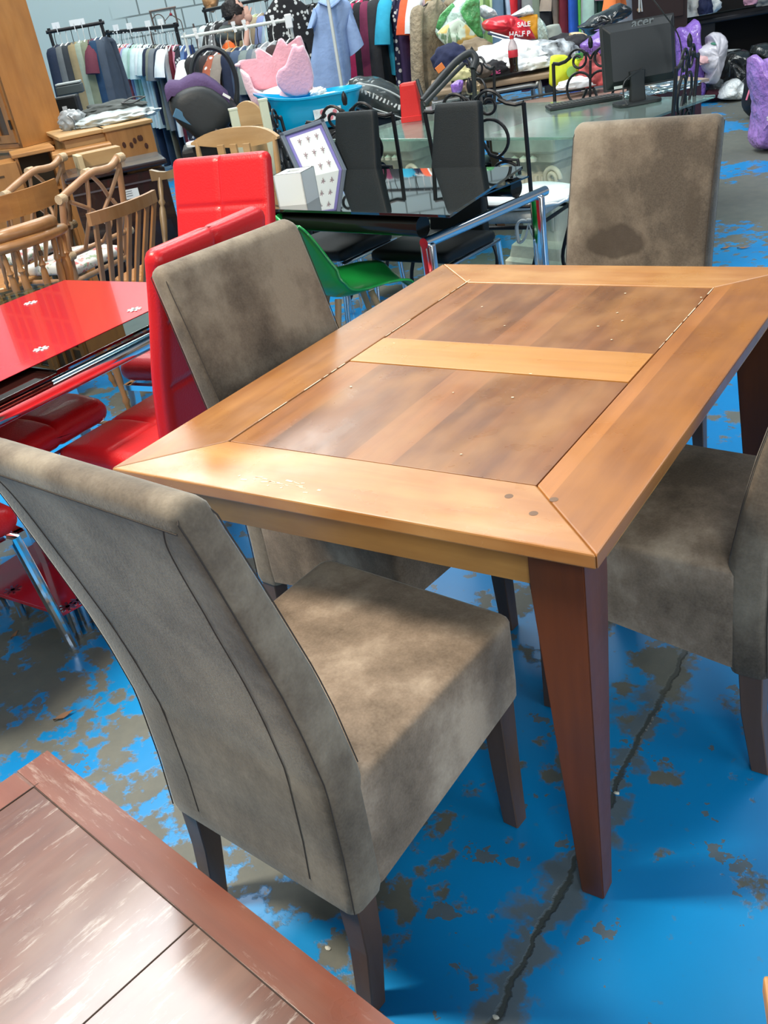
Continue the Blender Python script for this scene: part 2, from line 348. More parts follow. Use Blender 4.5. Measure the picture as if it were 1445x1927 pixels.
# pale filler left in the long joints
fl=MB()
for x0,y0,x1,y1 in ((W2+.001,.17,W2+.001,.56),(W2+.001,.73,W2+.001,1.12),(TW-W2-.001,.75,TW-W2-.001,1.13)):
    random.seed(int(y0*100)); y=y0
    while y<y1:
        l=random.uniform(.01,.06); 
        if random.random()<.75: fl.box((x0,y+l/2,.7603),(random.uniform(.0012,.003),l,.0006))
        y+=l+random.uniform(0,.012)
tag(fl.build('joint_filler',plain('pale_filler',(.62,.5,.36),.7),t,0),kind='stuff')
sc=MB(); random.seed(5)
for k in range(26):
    sc.box((.36+random.gauss(0,.05),.045+random.gauss(0,.007),.7602),(random.uniform(.003,.016),random.uniform(.001,.005),.0004),rz=random.uniform(-.3,.3))
for k in range(14): sc.box((random.uniform(.2,.8),random.uniform(.2,1.1),.7602),(random.uniform(.002,.004),random.uniform(.002,.006),.0004),rz=random.uniform(0,3))
tag(sc.build('surface_scratch',plain('pale_scratch',(.72,.6,.42),.6),t,0),kind='stuff')
for x,y in ((.775,.115),(.833,.078),(.845,.125)):
    nl=MB(); nl.lathe([(0,.7595),(.007,.7598),(.007,.7603),(0,.7604)],(x,y,0),12); nl.build('wood_plug',bpy.data.materials.get('plug_wood') or plain('plug_wood',(.16,.09,.05),.5),t,0)
s_=.035
for (x0,y0,dx,dy) in ((.125,s_+.012,TW-.25,.02),(.125,TL-s_-.032,TW-.25,.02)):
    m=MB(); m.box((x0+dx/2,y0+dy/2,.695),(dx,dy,.08)); m.build('apron',w_apron,t,0)
for x0 in (s_+.012,TW-s_-.032):
    m=MB(); m.box((x0+.01,TL/2,.695),(.02,TL-.25,.08)); m.build('apron',w_apron,t,0)
def tapleg(mb,cx,cy,sx,sy,top,bot,zt,zb=0,fl=0):
    'outer faces upright at corner (cx,cy); tapers on the inner sides'
    rg=[]
    for z,w in ((zb,bot),(zb+.004,bot+.0),(zt-.10 if fl else zt-.085,top),(zt,top)):
        rg.append([Vector((cx,cy,z)),Vector((cx+sx*w,cy,z)),Vector((cx+sx*w,cy+sy*w,z)),Vector((cx,cy+sy*w,z))])
    mb.loft(rg)
for cx,cy,sx,sy in ((s_,s_,1,1),(TW-s_,s_,-1,1),(TW-s_,TL-s_,-1,-1),(s_,TL-s_,1,-1)):
    m=MB(); tapleg(m,cx,cy,sx,sy,.088,.042,.735); bmesh.ops.bevel(m.b,geom=m.b.edges[:],offset=.002,segments=2,affect='EDGES'); m.build('leg',w_leg,t,30)

# ---------------------------------------------------------------- parsons chairs
SUEDE=suede('brown_grey_suede',(.15,.118,.086),(.065,.05,.037),(.28,.235,.175))
SUEDE2=suede('worn_seat_suede',(.24,.18,.13),(.11,.08,.055),(.46,.37,.28))
SEAM=plain('dark_stitching',(.05,.04,.033),.9)
w_cleg=wood('walnut_chair_leg_wood',(.12,.068,.042),(.07,.038,.022),'Z',0,0,.42,3,coat=.2)
YR=[(.24,-.022),(.36,-.016),(.51,-.016),(.62,-.032),(.70,-.047),(.83,-.078),(.92,-.1),(.97,-.113),(1.03,-.13)]
YF=[(.24,.055),(.36,.06),(.49,.062),(.62,.04),(.70,.022),(.83,-.015),(.92,-.042),(.97,-.058),(1.03,-.074)]
def yr(z): return interp(YR,z)[0]
def yf(z): return interp(YF,z)[0]
HT=1.022
def parsons(label,loc,rz,group):
    t=thing('upholstered_dining_chair',label,'chair',loc,rz,group)
    m=MB(); rings=[]; w=.445
    zs=[.24+.02*i for i in range(0,38)]; zs=[z for z in zs if z<HT-.024]
    def ring(z,sw,st,zz=None,tilt=0):
        a,b=yr(z),yf(z); d=(b-a)-2*st; out=[]
        for x,y in rrect(w-2*sw,max(d,.004),.018,4,8,1):
            zq=(zz if zz is not None else z)+tilt*(y+.0)
            out.append(Vector((x,(a+b)/2+y,zq)))
        return out
    rings.append(ring(.24,.012,.010)); rings.append(ring(.243,.003,.003))
    for z in zs[1:]: rings.append(ring(z,0,0))
    for a in (15,35,55,75,90):
        z=HT-.026+.026*math.sin(R(a)); k=.026*(1-math.cos(R(a))); rings.append(ring(z,k*.9,k*1.02))
    m.loft(rings); back=m.build('backrest',SUEDE,t,50)
    # seat box with slanted underside and softly domed top
    m=MB(); rings=[]; d0,d1=.03,.472
    def sr(z,ins,slant=0,dome=0):
        out=[]
        for x,y in rrect(w-2*ins,(d1-d0)-2*ins,.022,4,8,8,0,(d0+d1)/2):
            zz=z+(slant*(y-d0)); zz+=.02*(y/.47) if not slant else 0
            out.append(Vector((x,y,zz)))
        return out
    rings+= [sr(.252,.01,.165),sr(.254,.001,.165)]
    for k in range(1,7):
        f=k/6; a=sr(.254,0,.165); b_=sr(.462,0); rings.append([p.lerp(q,f) for p,q in zip(a,b_)])
    for a in (25,50,75,90): rings.append(sr(.462+.014*math.sin(R(a)),.014*(1-math.cos(R(a)))))
    for k in (.12,.3,.5,.75,.99):
        base=sr(.476,.014); cx=Vector((0,(d0+d1)/2,.4855)); e=[p.lerp(cx,k) for p in base]
        for p in e: p.z+=.016*(1-(1-k)**3)*(1 if k<1 else 1)
        rings.append(e)
    m.loft(rings); m.build('seat',SUEDE2,t,50)
    # stitched seams
    m=MB(); r=.0011
    for sx in (-1,1):
        x=sx*(w/2-.004)
        m.tube([(x,yr(z)+.0035,z) for z in [.25+.03*i for i in range(26)]]+[(x-sx*.006,yr(1.005)+.012,1.008),(x-sx*.012,(yr(1.01)+yf(1.01))/2,1.0185),(x-sx*.006,yf(1.0)-.012,1.008)]+[(x,yf(z)-.0035,z) for z in [.985-.03*i for i in range(17)]],r,5)
        x2=sx*.162
        m.tube(smoothpath([(sx*.186,yr(.985)-.0002,.985),(sx*.170,yr(.955)-.0002,.955),(x2,yr(.91)-.0002,.91),(x2-sx*.004,yr(.84)-.0002,.84)],6)+[(x2-sx*.006-sx*(.84-z)*.04,yr(z)-.0002,z) for z in [.80-.04*i for i in range(14)]],r,5)
        m.tube([(sx*(w/2-.010),y,.4725+.02*(y/.47)) for y in [.05+.02*i for i in range(20)]],.0014,5)
    m.tube([(x,yr(.985)-.0004,.985) for x in [-.21+.02*i for i in range(22)]],r,5)
    m.tube([(x,.4668,.4915) for x in [-.2+.02*i for i in range(21)]],.0014,5)
    m.build('seam',SEAM,t,40)
    for sx in (-1,1):
        for rear in (0,1):
            m=MB(); 
            if rear: a=[(sx*.193,.014,.262),(sx*.196,.008,.14),(sx*.196,-.012,0)]; ww=[.046,.04,.034]
            else: a=[(sx*.190,.435,.325),(sx*.191,.438,.15),(sx*.192,.445,0)]; ww=[.046,.04,.034]
            rg=[]
            for (x,y,z),q in zip(reversed(a),reversed(ww)): rg.append([Vector((x+i*q/2,y+j*q/2,z)) for i,j in ((-1,-1),(1,-1),(1,1),(-1,1))])
            m.loft(rg); bmesh.ops.bevel(m.b,geom=m.b.edges[:],offset=.002,segments=1,affect='EDGES')
            m.build('leg',w_cleg,t,30)
    return t
GC='brown suede dining chairs around the wooden table'
parsons('brown-grey suede high-backed chair nearest the camera, its back turned to us',(.463,-.285,0),R(-6.5),GC)
parsons('brown suede chair between the red chairs and the long side of the wooden table',(-.045,.58,0),R(-97),GC).scale=(.95,1,1)
far=parsons('brown suede chair at the far end of the wooden table, dark stain on its back',(.40,1.76,0),R(177),GC)
def stained():
    m=SUEDE.copy(); m.name='stained_suede'; N,L=m.node_tree.nodes,m.node_tree.links; p=N['Principled BSDF']; src=p.inputs['Base Color'].links[0].from_socket
    tc=N.new('ShaderNodeTexCoord'); s=N.new('ShaderNodeSeparateXYZ'); L.new(tc.outputs['Object'],s.inputs[0])
    n=noisen(N,L,tc.outputs['Object'],9,4,.55)
    def el(cx,cz,rx_,rz_):
        a=math_(N,L,'POWER',math_(N,L,'DIVIDE',math_(N,L,'ABSOLUTE',math_(N,L,'SUBTRACT',s.outputs[0],cx)),rx_),2.); b=math_(N,L,'POWER',math_(N,L,'DIVIDE',math_(N,L,'ABSOLUTE',math_(N,L,'SUBTRACT',s.outputs[2],cz)),rz_),2.)
        d=math_(N,L,'ADD',math_(N,L,'SQRT',math_(N,L,'ADD',a,b)),math_(N,L,'MULTIPLY',math_(N,L,'SUBTRACT',n,.5),1.6)); return ramp(N,L,d,[(.75,1.),(1.,0.)])
    c=mix(N,L,math_(N,L,'MULTIPLY',el(.055,.695,.105,.05),.8),src,(.045,.033,.024)); c=mix(N,L,math_(N,L,'MULTIPLY',el(.12,.76,.07,.11),.35),c,(.06,.045,.03)); c=mix(N,L,math_(N,L,'MULTIPLY',el(-.17,.78,.025,.09),.45),c,(.06,.045,.032))
    L.new(c,p.inputs['Base Color']); return m
[ch.data.materials.__setitem__(0,stained()) for ch in far.children if ch.name.startswith('backrest')]
parsons('dark brown suede chair on the right of the wooden table, cut by the photo edge',(1.09,.655,0),R(88),GC)

# ---------------------------------------------------------------- old table in the foreground
t=thing('coffee_table','worn red-brown wooden table top cut off by the lower left corner','table')
ct=at(90,1412,.45); ux=(at(745,1927,.45)-ct); ux.z=0; ux.normalize(); uy=Vector((ux.y,-ux.x,0))
MT=Matrix(((ux.x,-uy.x,0,ct.x),(ux.y,-uy.y,0,ct.y),(0,0,1,0),(0,0,0,1)))
t.matrix_world=MT
w_old=wood('worn_mahogany',(.17,.062,.035),(.09,.035,.022),'Y',0,0,.36,2,.5,(.24,.15,.11),grain=1.2,coat=1,worn=.75,wc=(.45,.38,.33))
w_old.node_tree.nodes['Principled BSDF'].inputs['Coat Roughness'].default_value=.14
w_oldb=wood('worn_mahogany_border',(.20,.055,.028),(.12,.034,.02),'X',0,0,.34,8,.3,(.22,.11,.07),coat=.15,worn=.5,wc=(.4,.3,.25))
LX,LY=1.15,.75
m=MB(); m.box((LX/2,-LY/2,.4375),(LX,LY,.025),bev=.003); m.build('tabletop',w_old,t,30)
m=MB()
for (a,b_,c,d) in ((0,-.058,LX,0),(0,-LY,.0,0)): 
    if c: m.box(((a+c)/2,(b_+d)/2,.4505),(c-a-.002,d-b_-.002,.0016))
m.box((.03,-LY/2-.03,.4505),(.056,LY-.064,.0016)); m.build('border_strip',w_oldb,t,0)
m=MB(); m.box((LX/2+.03,-.0588,.4508),(LX-.06,.0016,.0012)); m.box((.0592,-LY/2,.4508),(.0014,LY-.1,.0012)); m.box((.485,-LY/2,.4503),(.0016,LY-.12,.0012)); m.build('joint_line',plain('old_joint',(.035,.02,.015),.8),t,0)
m=MB(); m.box((LX/2,-.05,.39),(LX-.1,.02,.07)); m.box((LX/2,-LY+.05,.39),(LX-.1,.02,.07)); m.box((.05,-LY/2,.39),(.02,LY-.1,.07)); m.box((LX-.05,-LY/2,.39),(.02,LY-.1,.07)); m.build('apron',w_oldb,t,0)
for x,y in ((.06,-.06),(LX-.06,-.06),(.06,-LY+.06),(LX-.06,-LY+.06)):
    m=MB(); m.box((x,y,.2125),(.055,.055,.425),bev=.003); m.build('leg',w_oldb,t,30)
# ---------------------------------------------------------------- red set
RED=plain('red_leather',(.62,.012,.016),.38,bump=.12,bs=180,coat=.1); REDG=plain('red_glass_panel',(.52,.012,.025),.12,coat=.6,spec=.6)
GL=glass('clear_glass',(.82,.93,.9)); 
def redchair(label,loc,rz,h=1.04,legs='square',group='red leather chairs around the red glass table'):
    t=thing('red_leather_chair',label,'chair',loc,rz,group)
    # origin: middle of the rear legs; faces +y
    m=MB(); pad(m,[(.03,.36,.06),(.02,.5,.062),(-.02,.7,.06),(-.075,.88,.058),(-.115,h,.052)],.42,2,4,.007,.022,42,90); m.build('backrest',RED,t,60)
    m=MB(); pad(m,[(.05,.435,.085),(.2,.44,.09),(.36,.445,.09),(.47,.437,.075)],.43,2,2,.008,.035,42,60); m.build('seat',RED,t,60)
    m=MB()
    for sx in (-1,1): m.box((sx*.19,.25,.385),(.025,.44,.02))
    m.box((0,.46,.385),(.38,.025,.02)); m.box((0,.04,.385),(.38,.025,.02)); m.build('seat_frame',CHROME,t,0)
    for sx in (-1,1):
        for y,o in ((.44,.03),(.03,-.05)):
            m=MB()
            if legs=='square': 
                m.loft([[Vector((sx*.19+i*.014,y+o*k+j*.014,z)) for i,j in ((-1,-1),(1,-1),(1,1),(-1,1))] for z,k in ((0,1),(.39,0))])
            else: m.tube([(sx*.19,y-.02,.40),(sx*.195,y,.39),(sx*.2,y+o*1.3,0.0)],.0155,12)
            m.build('leg',CHROME,t,30)
    return t
redchair('red leather chair seen from behind, directly behind the left brown suede chair',(-.38,.67,0),R(92),1.035)
redchair('red leather chair whose tiled back faces the camera, left of the beech chair',(-1.06,1.53,0),R(186),1.04)
redchair('red leather chair on the far side of the red glass table, seen through its glass',(-1.45,.56,0),R(-88),.98)
redchair('red leather chair with round chrome legs at the left photo edge, behind the suede chair',(-.948,-.256,0),R(-9),1.0,'round')
t=thing('red_glass_dining_table','red glass extending table with clear rim and chrome rail','table',(-1.1,.5,0))
gx0,gx1,gy0,gy1=-.44,.46,-.1,.6
m=MB(); m.prism([(gx0,gy0),(gx1,gy0),(gx1,gy1),(gx0+.1,gy1),(gx0,gy1-.17)],.008,Matrix.Translation((0,0,.742)),.001); m.build('glass_top',GL,t,30)
m=MB(); m.prism([(gx0+.11,gy0-.3),(gx1-.105,gy0-.3),(gx1-.105,gy1-.004),(gx0+.12,gy1-.004),(gx0+.11,gy1-.18)],.0012,Matrix.Translation((0,0,.7502)),0); m.build('red_panel',REDG,t,0)
m=MB(); m.box((0,-.42,.731),(.87,.75,.008),bev=.001); m.build('extension_leaf',glass('smoked_leaf_glass',(.30,.12,.10),0,.1,(.2,.06,.05)),t,0)
def star(mb,x,y,z,r=.022,T=None):
    for k in range(4):
        a=k*PI/4+.3; mb.box((x,y,z),(r*2,r*.28,.0015),rz=a,M=T)
for x,y in ((-.807+1.1,.843-.5),(-.837+1.1,.513-.5),(-1.31+1.1,.857-.5)):
    m=MB(); star(m,x,y,.7528); m.build('star_fixing',plain('white_metal_star',(.8,.8,.8),.3),t,0)
for sx in (-1,1):
    m=MB(); m.tube([(sx*.365,-.72,.675),(sx*.365,.52,.675)],.027,16); m.build('side_rail',CHROME,t,40)
for y in (-.7,.5):
    m=MB(); m.box((0,y,.68),(.70,.035,.05),bev=.004); m.build('end_rail',REDG,t,0)
for x,y in ((-.33,.47),(.33,.47),(-.33,-.68),(.33,-.68)):
    m=MB(); m.box((x,y,.33),(.05,.05,.66),bev=.006); m.build('leg',CHROME,t,30)
m=MB(); m.prism([(-.02,-.30),(.40,-.30),(.42,-.22),(.42,.22),(.02,.3),(-.02,.2)],.012,Matrix.Translation((0,0,.095)),.001); m.build('lower_shelf',REDG,t,0)['label']='dark red glass lower shelf'
for x,y in ((.395,-.27),(.40,-.235),(.15,-.27)):
    m=MB(); star(m,x,y,.1085,.026); m.lathe([(.012,.0),(.012,.1)],(x,y,0),10); m.build('shelf_foot',CHROME,t,30)

# ---------------------------------------------------------------- green shell chair
t=thing('green_shell_chair','bright green plastic shell chair beside the far left corner of the wooden table','chair',(-1.0,2.12,0),R(-39)); t.scale=(.9,.9,.9)
GREEN=plain('green_plastic',(.015,.36,.07),.32,coat=.2)
prof=smoothpath([(0,.30,.405),(0,.27,.435),(0,.16,.44),(0,.02,.425),(0,-.08,.435),(0,-.145,.49),(0,-.18,.58),(0,-.215,.70),(0,-.245,.80),(0,-.256,.84)],5)
nv=len(prof); rows=[]
HW=[(0,.17),(.1,.205),(.35,.24),(.5,.245),(.62,.235),(.8,.215),(.93,.17),(1,.12)]
CU=[(0,.0,.0),(.12,.03,.0),(.35,.06,.02),(.5,.075,.075),(.65,.03,.11),(.85,.0,.075),(1,.0,.02)]
nu=17
for i,p in enumerate(prof):
    v=i/(nv-1); hw=interp(HW,v)[0]; cz,cy=interp(CU,v); row=[]
    for j in range(nu):
        u=-1+2*j/(nu-1); k=abs(u)**2.4; dro=0
        row.append(Vector((u*hw,p.y+cy*k,p.z+cz*k-(.03*k if v>.9 else 0))))
    rows.append(row)
m=MB(); vs=[p for r in rows for p in r]; fs=[(i*nu+j,i*nu+j+1,(i+1)*nu+j+1,(i+1)*nu+j) for i in range(nv-1) for j in range(nu-1)]
m.add(vs,fs); sh=m.build('seat_shell',GREEN,t,80)
md=sh.modifiers.new('thick','SOLIDIFY'); md.thickness=.006
m=MB(); edge=[r[0] for r in rows]+rows[-1][1:]+[r[-1] for r in rows[::-1]][1:]+rows[0][::-1][1:-1]
m.tube(edge,.0065,6,loop=True); m.build('rim',GREEN,t,60)
for sx in (-1,1):
    for sy in (-1,1):
        m=MB(); m.tube([(sx*.09,sy*.08+.03,.425),(sx*.21,sy*.19+.03,0)],[.016,.011],10); m.build('leg',plain('light_beech_leg',(.5,.33,.17),.5) if sx+sy==-2 else bpy.data.materials['light_beech_leg'],t,40)

# ---------------------------------------------------------------- black glass table
t=thing('black_glass_dining_table','black glass dining table on square chrome legs, behind the green chair','table',(-.80,2.40,0),R(-10))
BG=plain('black_glass',(.006,.009,.009),.03,spec=.8,coat=1)
BG.node_tree.nodes['Principled BSDF'].inputs['Coat Roughness'].default_value=.02
m=MB(); m.prism([(-.80,-.40),(.56,-.40),(.345,.35),(-.80,.30)],.010,Matrix.Translation((0,0,.735)),.001); m.build('glass_top',BG,t,0)
m=MB(); m.box((-.02,0,.713),(.84,.62,.006)); m.build('extension_leaf',BG,t,0)
for y in (-.35,.24):
    m=MB(); m.tube([(-.70,y,.685),(.38,y,.685)],.036,20); m.tube([(.38,y,.685),(.385,y,.685)],.040,20); m.build('cross_tube',plain('black_satin_tube',(.02,.022,.02),.15,.6) if y<0 else bpy.data.materials['black_satin_tube'],t,40)
for x in (-.66,.44):
    m=MB(); m.tube([(x,-.42,.645),(x,.36,.645)],.020,16); m.build('side_rail',CHROME,t,40)
    for y in (-.40,.30):
        m=MB(); m.box((x,y,.322),(.06,.034,.645),bev=.012,seg=3); m.build('leg',CHROME,t,40)
def blackchair(label,loc,rz):
    t=thing('black_leather_chair',label,'chair',loc,rz,'black leather chairs behind the black glass table')
    m=MB(); pad(m,[(.02,.42,.05),(0,.6,.05),(-.05,.82,.048),(-.085,.985,.045)],.31,0,0,0,.012,8,24,wt=.235); m.build('backrest',BLK,t,50)
    m=MB(); pad(m,[(.03,.44,.05),(.2,.445,.055),(.42,.445,.05)],.42,0,0,0,.02,8,20); m.build('seat',BLK,t,50)
    for sx in (-1,1):
        m=MB(); m.tube([(sx*.2,-.03,0),(sx*.2,-.03,.0),(sx*.2,.01,.41),(sx*.2,.41,.41),(sx*.2,.45,0)],.013,10); m.build('leg',CHROME,t,40)
    return t
BLK=plain('black_leather',(.007,.011,.013),.5,bump=.25,bs=400,spec=.35)
blackchair('left one of the two black leather chairs behind the black glass table',(-1.36,2.845,0),R(174))
blackchair('right one of the two black leather chairs behind the black glass table',(-.80,2.825,0),R(174))
q=at(567,384,.745); t=thing('tissue_box_cover','white square tissue box cover standing on the black glass table','box',(q.x-.045,q.y+.045,.745),R(12))
WG=plain('white_gloss',(.75,.8,.8),.2,coat=.3)
m=MB(); s=.065; H=.125
for k in range(4):
    m.box((s*math.cos(k*PI/2)-.003*math.cos(k*PI/2),s*math.sin(k*PI/2)-.003*math.sin(k*PI/2),H/2),(.006,2*s,H),rz=k*PI/2)
m.build('side_wall',WG,t,0)
m=MB(); o=[(x,y) for x,y in rrect(.13,.13,.004,3)]; i_=[(.036*math.cos(R(45)+2*PI*k/16),.024*math.sin(R(45)+2*PI*k/16)) for k in range(16)]
m.loft([[Vector((x,y,H)) for x,y in o],[Vector((.036*math.cos(math.atan2(y,x)),.024*math.sin(math.atan2(y,x)),H)) for x,y in o],[Vector((.036*math.cos(math.atan2(y,x)),.024*math.sin(math.atan2(y,x)),H-.006)) for x,y in o],[Vector((x*.95,y*.95,H-.006)) for x,y in o]],cap=False,loop=True); m.build('lid',WG,t,30)

# ---------------------------------------------------------------- stone pedestal glass table
A=R(-15); t=thing('stone_pedestal_glass_table','large glass table top on two carved pale stone pedestals','table',(-1.02,3.98,0),A)
m=MB(); m.box((-.08,0,.735),(1.90,1.0,.014),bev=.003); gt=m.build('glass_top',glass('dusty_green_glass',(.66,.86,.82),.14,.22,(.45,.58,.54),1.55),t,0)
STONE=plain('pale_travertine',(.60,.60,.48),.8,bump=.8,bs=14,var=.22,vs=7)
for cx in (-.75,.28):
    p=MB(); rg=[]
    for z,w,d in ((0,.40,.40),(.06,.40,.40),(.08,.36,.36),(.14,.34,.34),(.17,.27,.27),(.22,.24,.24),(.52,.22,.22),(.56,.27,.27),(.58,.33,.33),(.62,.35,.35),(.64,.42,.42),(.728,.42,.42)):
        rg.append([Vector((cx+x,y-.12,z)) for x,y in rrect(w,d,.02,3)])
    p.loft(rg); o=p.build('pedestal',STONE,t,30)
    for sy in (-1,1):
        for k in range(5): m=MB(); m.tube([(cx-.09+.045*k,-.12+sy*.113,.22),(cx-.09+.045*k,-.12+sy*.113,.5)],.014,8); m.build('flute',STONE,o,50)
        for sx in (-1,1):
            m=MB(); m.tube([(cx+sx*(.15+ .055*math.cos(a)*(1-a/14)),-.12+sy*.17,.50+.06*math.sin(a)*(1-a/14)) for a in [i*.35 for i in range(34)]],.013,8); m.build('volute',STONE,o,50)
        for k in range(3): m=MB(); m.lathe([(0,-.018),(.02,-.01),(.022,.006),(0,.02)],(cx-.06+.06*k,-.12+sy*.2,.60),10); m.build('bead',STONE,o,50)
IRON=BLACKMETAL
CUSH=plain('white_cushion_fabric',(.80,.84,.82),.8,bump=.3,bs=30,var=.05)
SILV=plain('striped_seat_pad',(.42,.46,.45),.6,bump=.2,bs=40,var=.2,vs=25)
def spiral(cx,cz,r0,a0,turns,sgn,n=26,shrink=.72):
    return [(cx+r0*(1-shrink*i/n)*math.cos(a0+sgn*turns*2*PI*i/n),cz+r0*(1-shrink*i/n)*math.sin(a0+sgn*turns*2*PI*i/n)) for i in range(n+1)]
IC=[None]
def ironchair(label,loc,rz,h=1.0):
    if IC[0] is None:
        t=thing('wrought_iron_chair',label,'chair',(0,0,0),0,'scrolled wrought iron chairs around the stone pedestal table'); IC[0]=t
        def Y(z): return -.06*max(0,(z-.45))/.55
        def P(L): return [(x,Y(z),z) for x,z in L]
        f=MB(); w=.225; r=.0095
        for sx in (-1,1):
            f.tube(P([(sx*w*.93,.37),(sx*w,.9)]),r,8)
            f.tube(P([(sx*w,.9),(sx*.19,.895),(sx*.15,.905),(sx*.118,.925)]),r,8)
        f.tube(P([(-w*.93,.47),(w*.93,.47)]),r,8); f.build('back_frame',IRON,t,40)
        for sx in (-1,1):
            f=MB(); f.tube(P([(sx*(.072-x),z) for x,z in spiral(0,.905,.062,PI*.95,-1.35 if 0 else 1.35,-1)]),.007,7)
            f.tube(P([(sx*(.060-x),z) for x,z in spiral(0,.77,.085,PI*1.45,.62,-1,18,.15)]),.007,7)
            f.tube(P([(sx*(.105-x),z) for x,z in spiral(0,.60,.075,PI*.9,1.2,-1)]),.007,7)
            f.tube(P([(sx*.02,.76),(sx*.05,.70),(sx*.11,.675),(sx*.17,.67),(sx*.17,.61)]),.0075,7)
            f.build('scroll',IRON,t,50)
        f=MB(); f.tube(P([(0,.47),(0,.90)]),.007,7)
        f.lathe([(0,.955),(.010,.96),(.014,.985),(.010,1.005),(0,1.02)],(0,Y(.98),0),8)
        for sx in (-1,1): f.tube(P([(0,.905),(sx*.018,.935),(sx*.034,.945),(sx*.038,.925)]),.006,6)
        f.build('finial',IRON,t,40)
        m=MB(); m.tube([(x,y+.22,.375) for x,y in rrect(.43,.43,.03,3)],.009,7,loop=True); m.build('seat_frame',IRON,t,40)
        for sx in (-1,1):
            for sy in (0,1):
                m=MB(); y=.02+.40*sy
                m.tube(smoothpath([(sx*.20,y,.375),(sx*.225,y+(.03 if sy else -.03),.34),(sx*.205,y,.26),(sx*.17,y,.13),(sx*.19,y,.03),(sx*.215,y+(.01 if sy else -.01),.0)],4),.009,7); m.build('leg',IRON,t,40)
        m=MB(); pad(m,[(.02,.41,.05),(.22,.415,.055),(.45,.41,.05)],.42,0,0,0,.022,6,14); m.build('seat_pad',SILV,t,50)
    else: t=dup(IC[0])
    if t is IC[0]: pass
    t.location=loc; t.rotation_euler=(0,0,rz); t['label']=label; t.scale=(1.1,1,h); return t
ironchair('scrolled iron chair directly behind the right black leather chair, white cushion on its seat',(-.78,3.06,0),R(1),1.05)
ironchair('scrolled iron chair directly behind the left black leather chair',(-1.47,3.07,0),R(3),1.05)
ironchair('scrolled iron chair turned sideways in front of the blue baby bath',(-2.27,3.50,0),R(-62),1.0)
ironchair('scrolled iron chair on the far side of the stone pedestal table, nearest the cola bottle',(-1.72,4.72,0),R(150),1.05)
ironchair('scrolled iron chair on the far side of the stone pedestal table, left of the monitor',(-.84,4.5,0),R(170),1.04)
ironchair('scrolled iron chair seen edge-on, at the right end of the stone pedestal table',(-.17,4.0,0),R(95),1.04)
t=thing('seat_cushion','soft white square cushion lying on an iron chair seat','cushion',(-.66,3.28,.462),R(5))
m=MB(); m.blob((0,0,0),(.235,.21,.075),3,.05,2,-.55,4); m.build('cushion_body',CUSH,t,80)
m=MB()
q=[(x,y) for x,y in rrect(.43,.38,.06,4,14,14)]
m.tube([(x,y,.028+.003*math.sin(i*2.1)) for i,(x,y) in enumerate(q)],.004,5,loop=True); m.build('frilled_edge',CUSH,t,60)
t=thing('fabric_tie','silvery fabric bow tying the pad to the iron chair','fabric tie',(-.545,3.0,.40),R(20))
m=MB(); 
for sx in (-1,1):
    m.tube(smoothpath([(0,0,.04),(sx*.03,-.01,.05),(sx*.055,0,.02),(sx*.05,.0,-.05),(sx*.02,-.01,-.03),(0,0,.03)],4),[.006+.008*math.sin(PI*i/20) for i in range(21)],6,flat=.5)
m.build('bow',SILV,t,60); m=MB(); m.blob((0,0,.04),(.012,.012,.014),2,.1,2,-.9,2); m.build('knot',SILV,t,60)

# things on the glass
q=at(778,229,.742); t=thing('plastic_planter','tall red plastic planter standing upside down on the glass table','pot',(q.x-.03,q.y+.05,.743),R(20))
RP=plain('red_plastic',(.62,.02,.02),.4,bump=.1)
m=MB(); m.loft([[Vector((x,y,z)) for x,y in rrect(w,w,.01,3)] for z,w in ((0,.128),(.03,.13),(.032,.121),(.2,.10),(.212,.094))]); m.build('planter_body',RP,t,30)
m=MB(); m.box((0,0,.211),(.07,.07,.004)); m.build('planter_base',plain('red_plastic_base',(.7,.1,.08),.5),t,0)
BASE=at(1198,195,.742)
t=thing('computer_monitor','black flat monitor seen from behind on the glass table','monitor',(BASE.x,BASE.y,.743),CY+R(2))
m=MB(); m.prism([(x,y) for x,y in rrect(.23,.17,.04,4)],.016,None,.003); m.build('stand_base',BLACKPL,t,30)
m=MB(); m.loft([[Vector((x*1,-.01+y,z)) for x,y in rrect(w,.03,.006,2)] for z,w in ((.014,.085),(.1,.075),(.16,.085))]); m.build('stand_neck',BLACKPL,t,30)
m=MB(); mw_=.385; mh=.315
RX=Matrix.Translation((.03,.02,.235))@Matrix.Rotation(R(-6),4,'X')
m.box((0,.025,0),(mw_,.03,mh),bev=.004,M=RX)
m.loft([[RX@Vector((x,y,z)) for x,z in rrect(a,b_,.008,3)] for y,a,b_ in ((.012,mw_-.012,mh-.012),(-.024,mw_-.07,mh-.085))]); m.build('housing',BLACKPL,t,20)
m=MB(); m.box((0,.041,0),(mw_-.03,.002,mh-.04),M=RX); m.build('screen',plain('dark_screen',(.01,.01,.012),.1),t,0)
LG=plain('grey_logo',(.16,.18,.18),.35,.3)
tx=text('logo','acer',.066,LG,t,(0,0,0),(0,0,0),.0008,.25,.001); tx.matrix_local=RX@Matrix.Translation((.015,-.0065,.140))@Matrix.Rotation(R(90-22),4,'X')
m=MB(); m.box((-.125,-.002,-.135),(.045,.002,.03),M=RX); m.build('rating_sticker',plain('pale_sticker',(.6,.68,.66),.5),t,0)
m=MB(); m.tube(smoothpath([(.03,-.02,.165),(-.07,-.03,.12),(-.085,-.05,.05),(-.08,-.09,.012)],5),.004,6); m.tube(smoothpath([(.06,-.03,.5),(.12,-.08,.40),(.19,-.10,.28),(.20,-.10,.12),(.17,-.08,.02)],5),.0035,6); m.build('cable',BLACKPL,t,50)
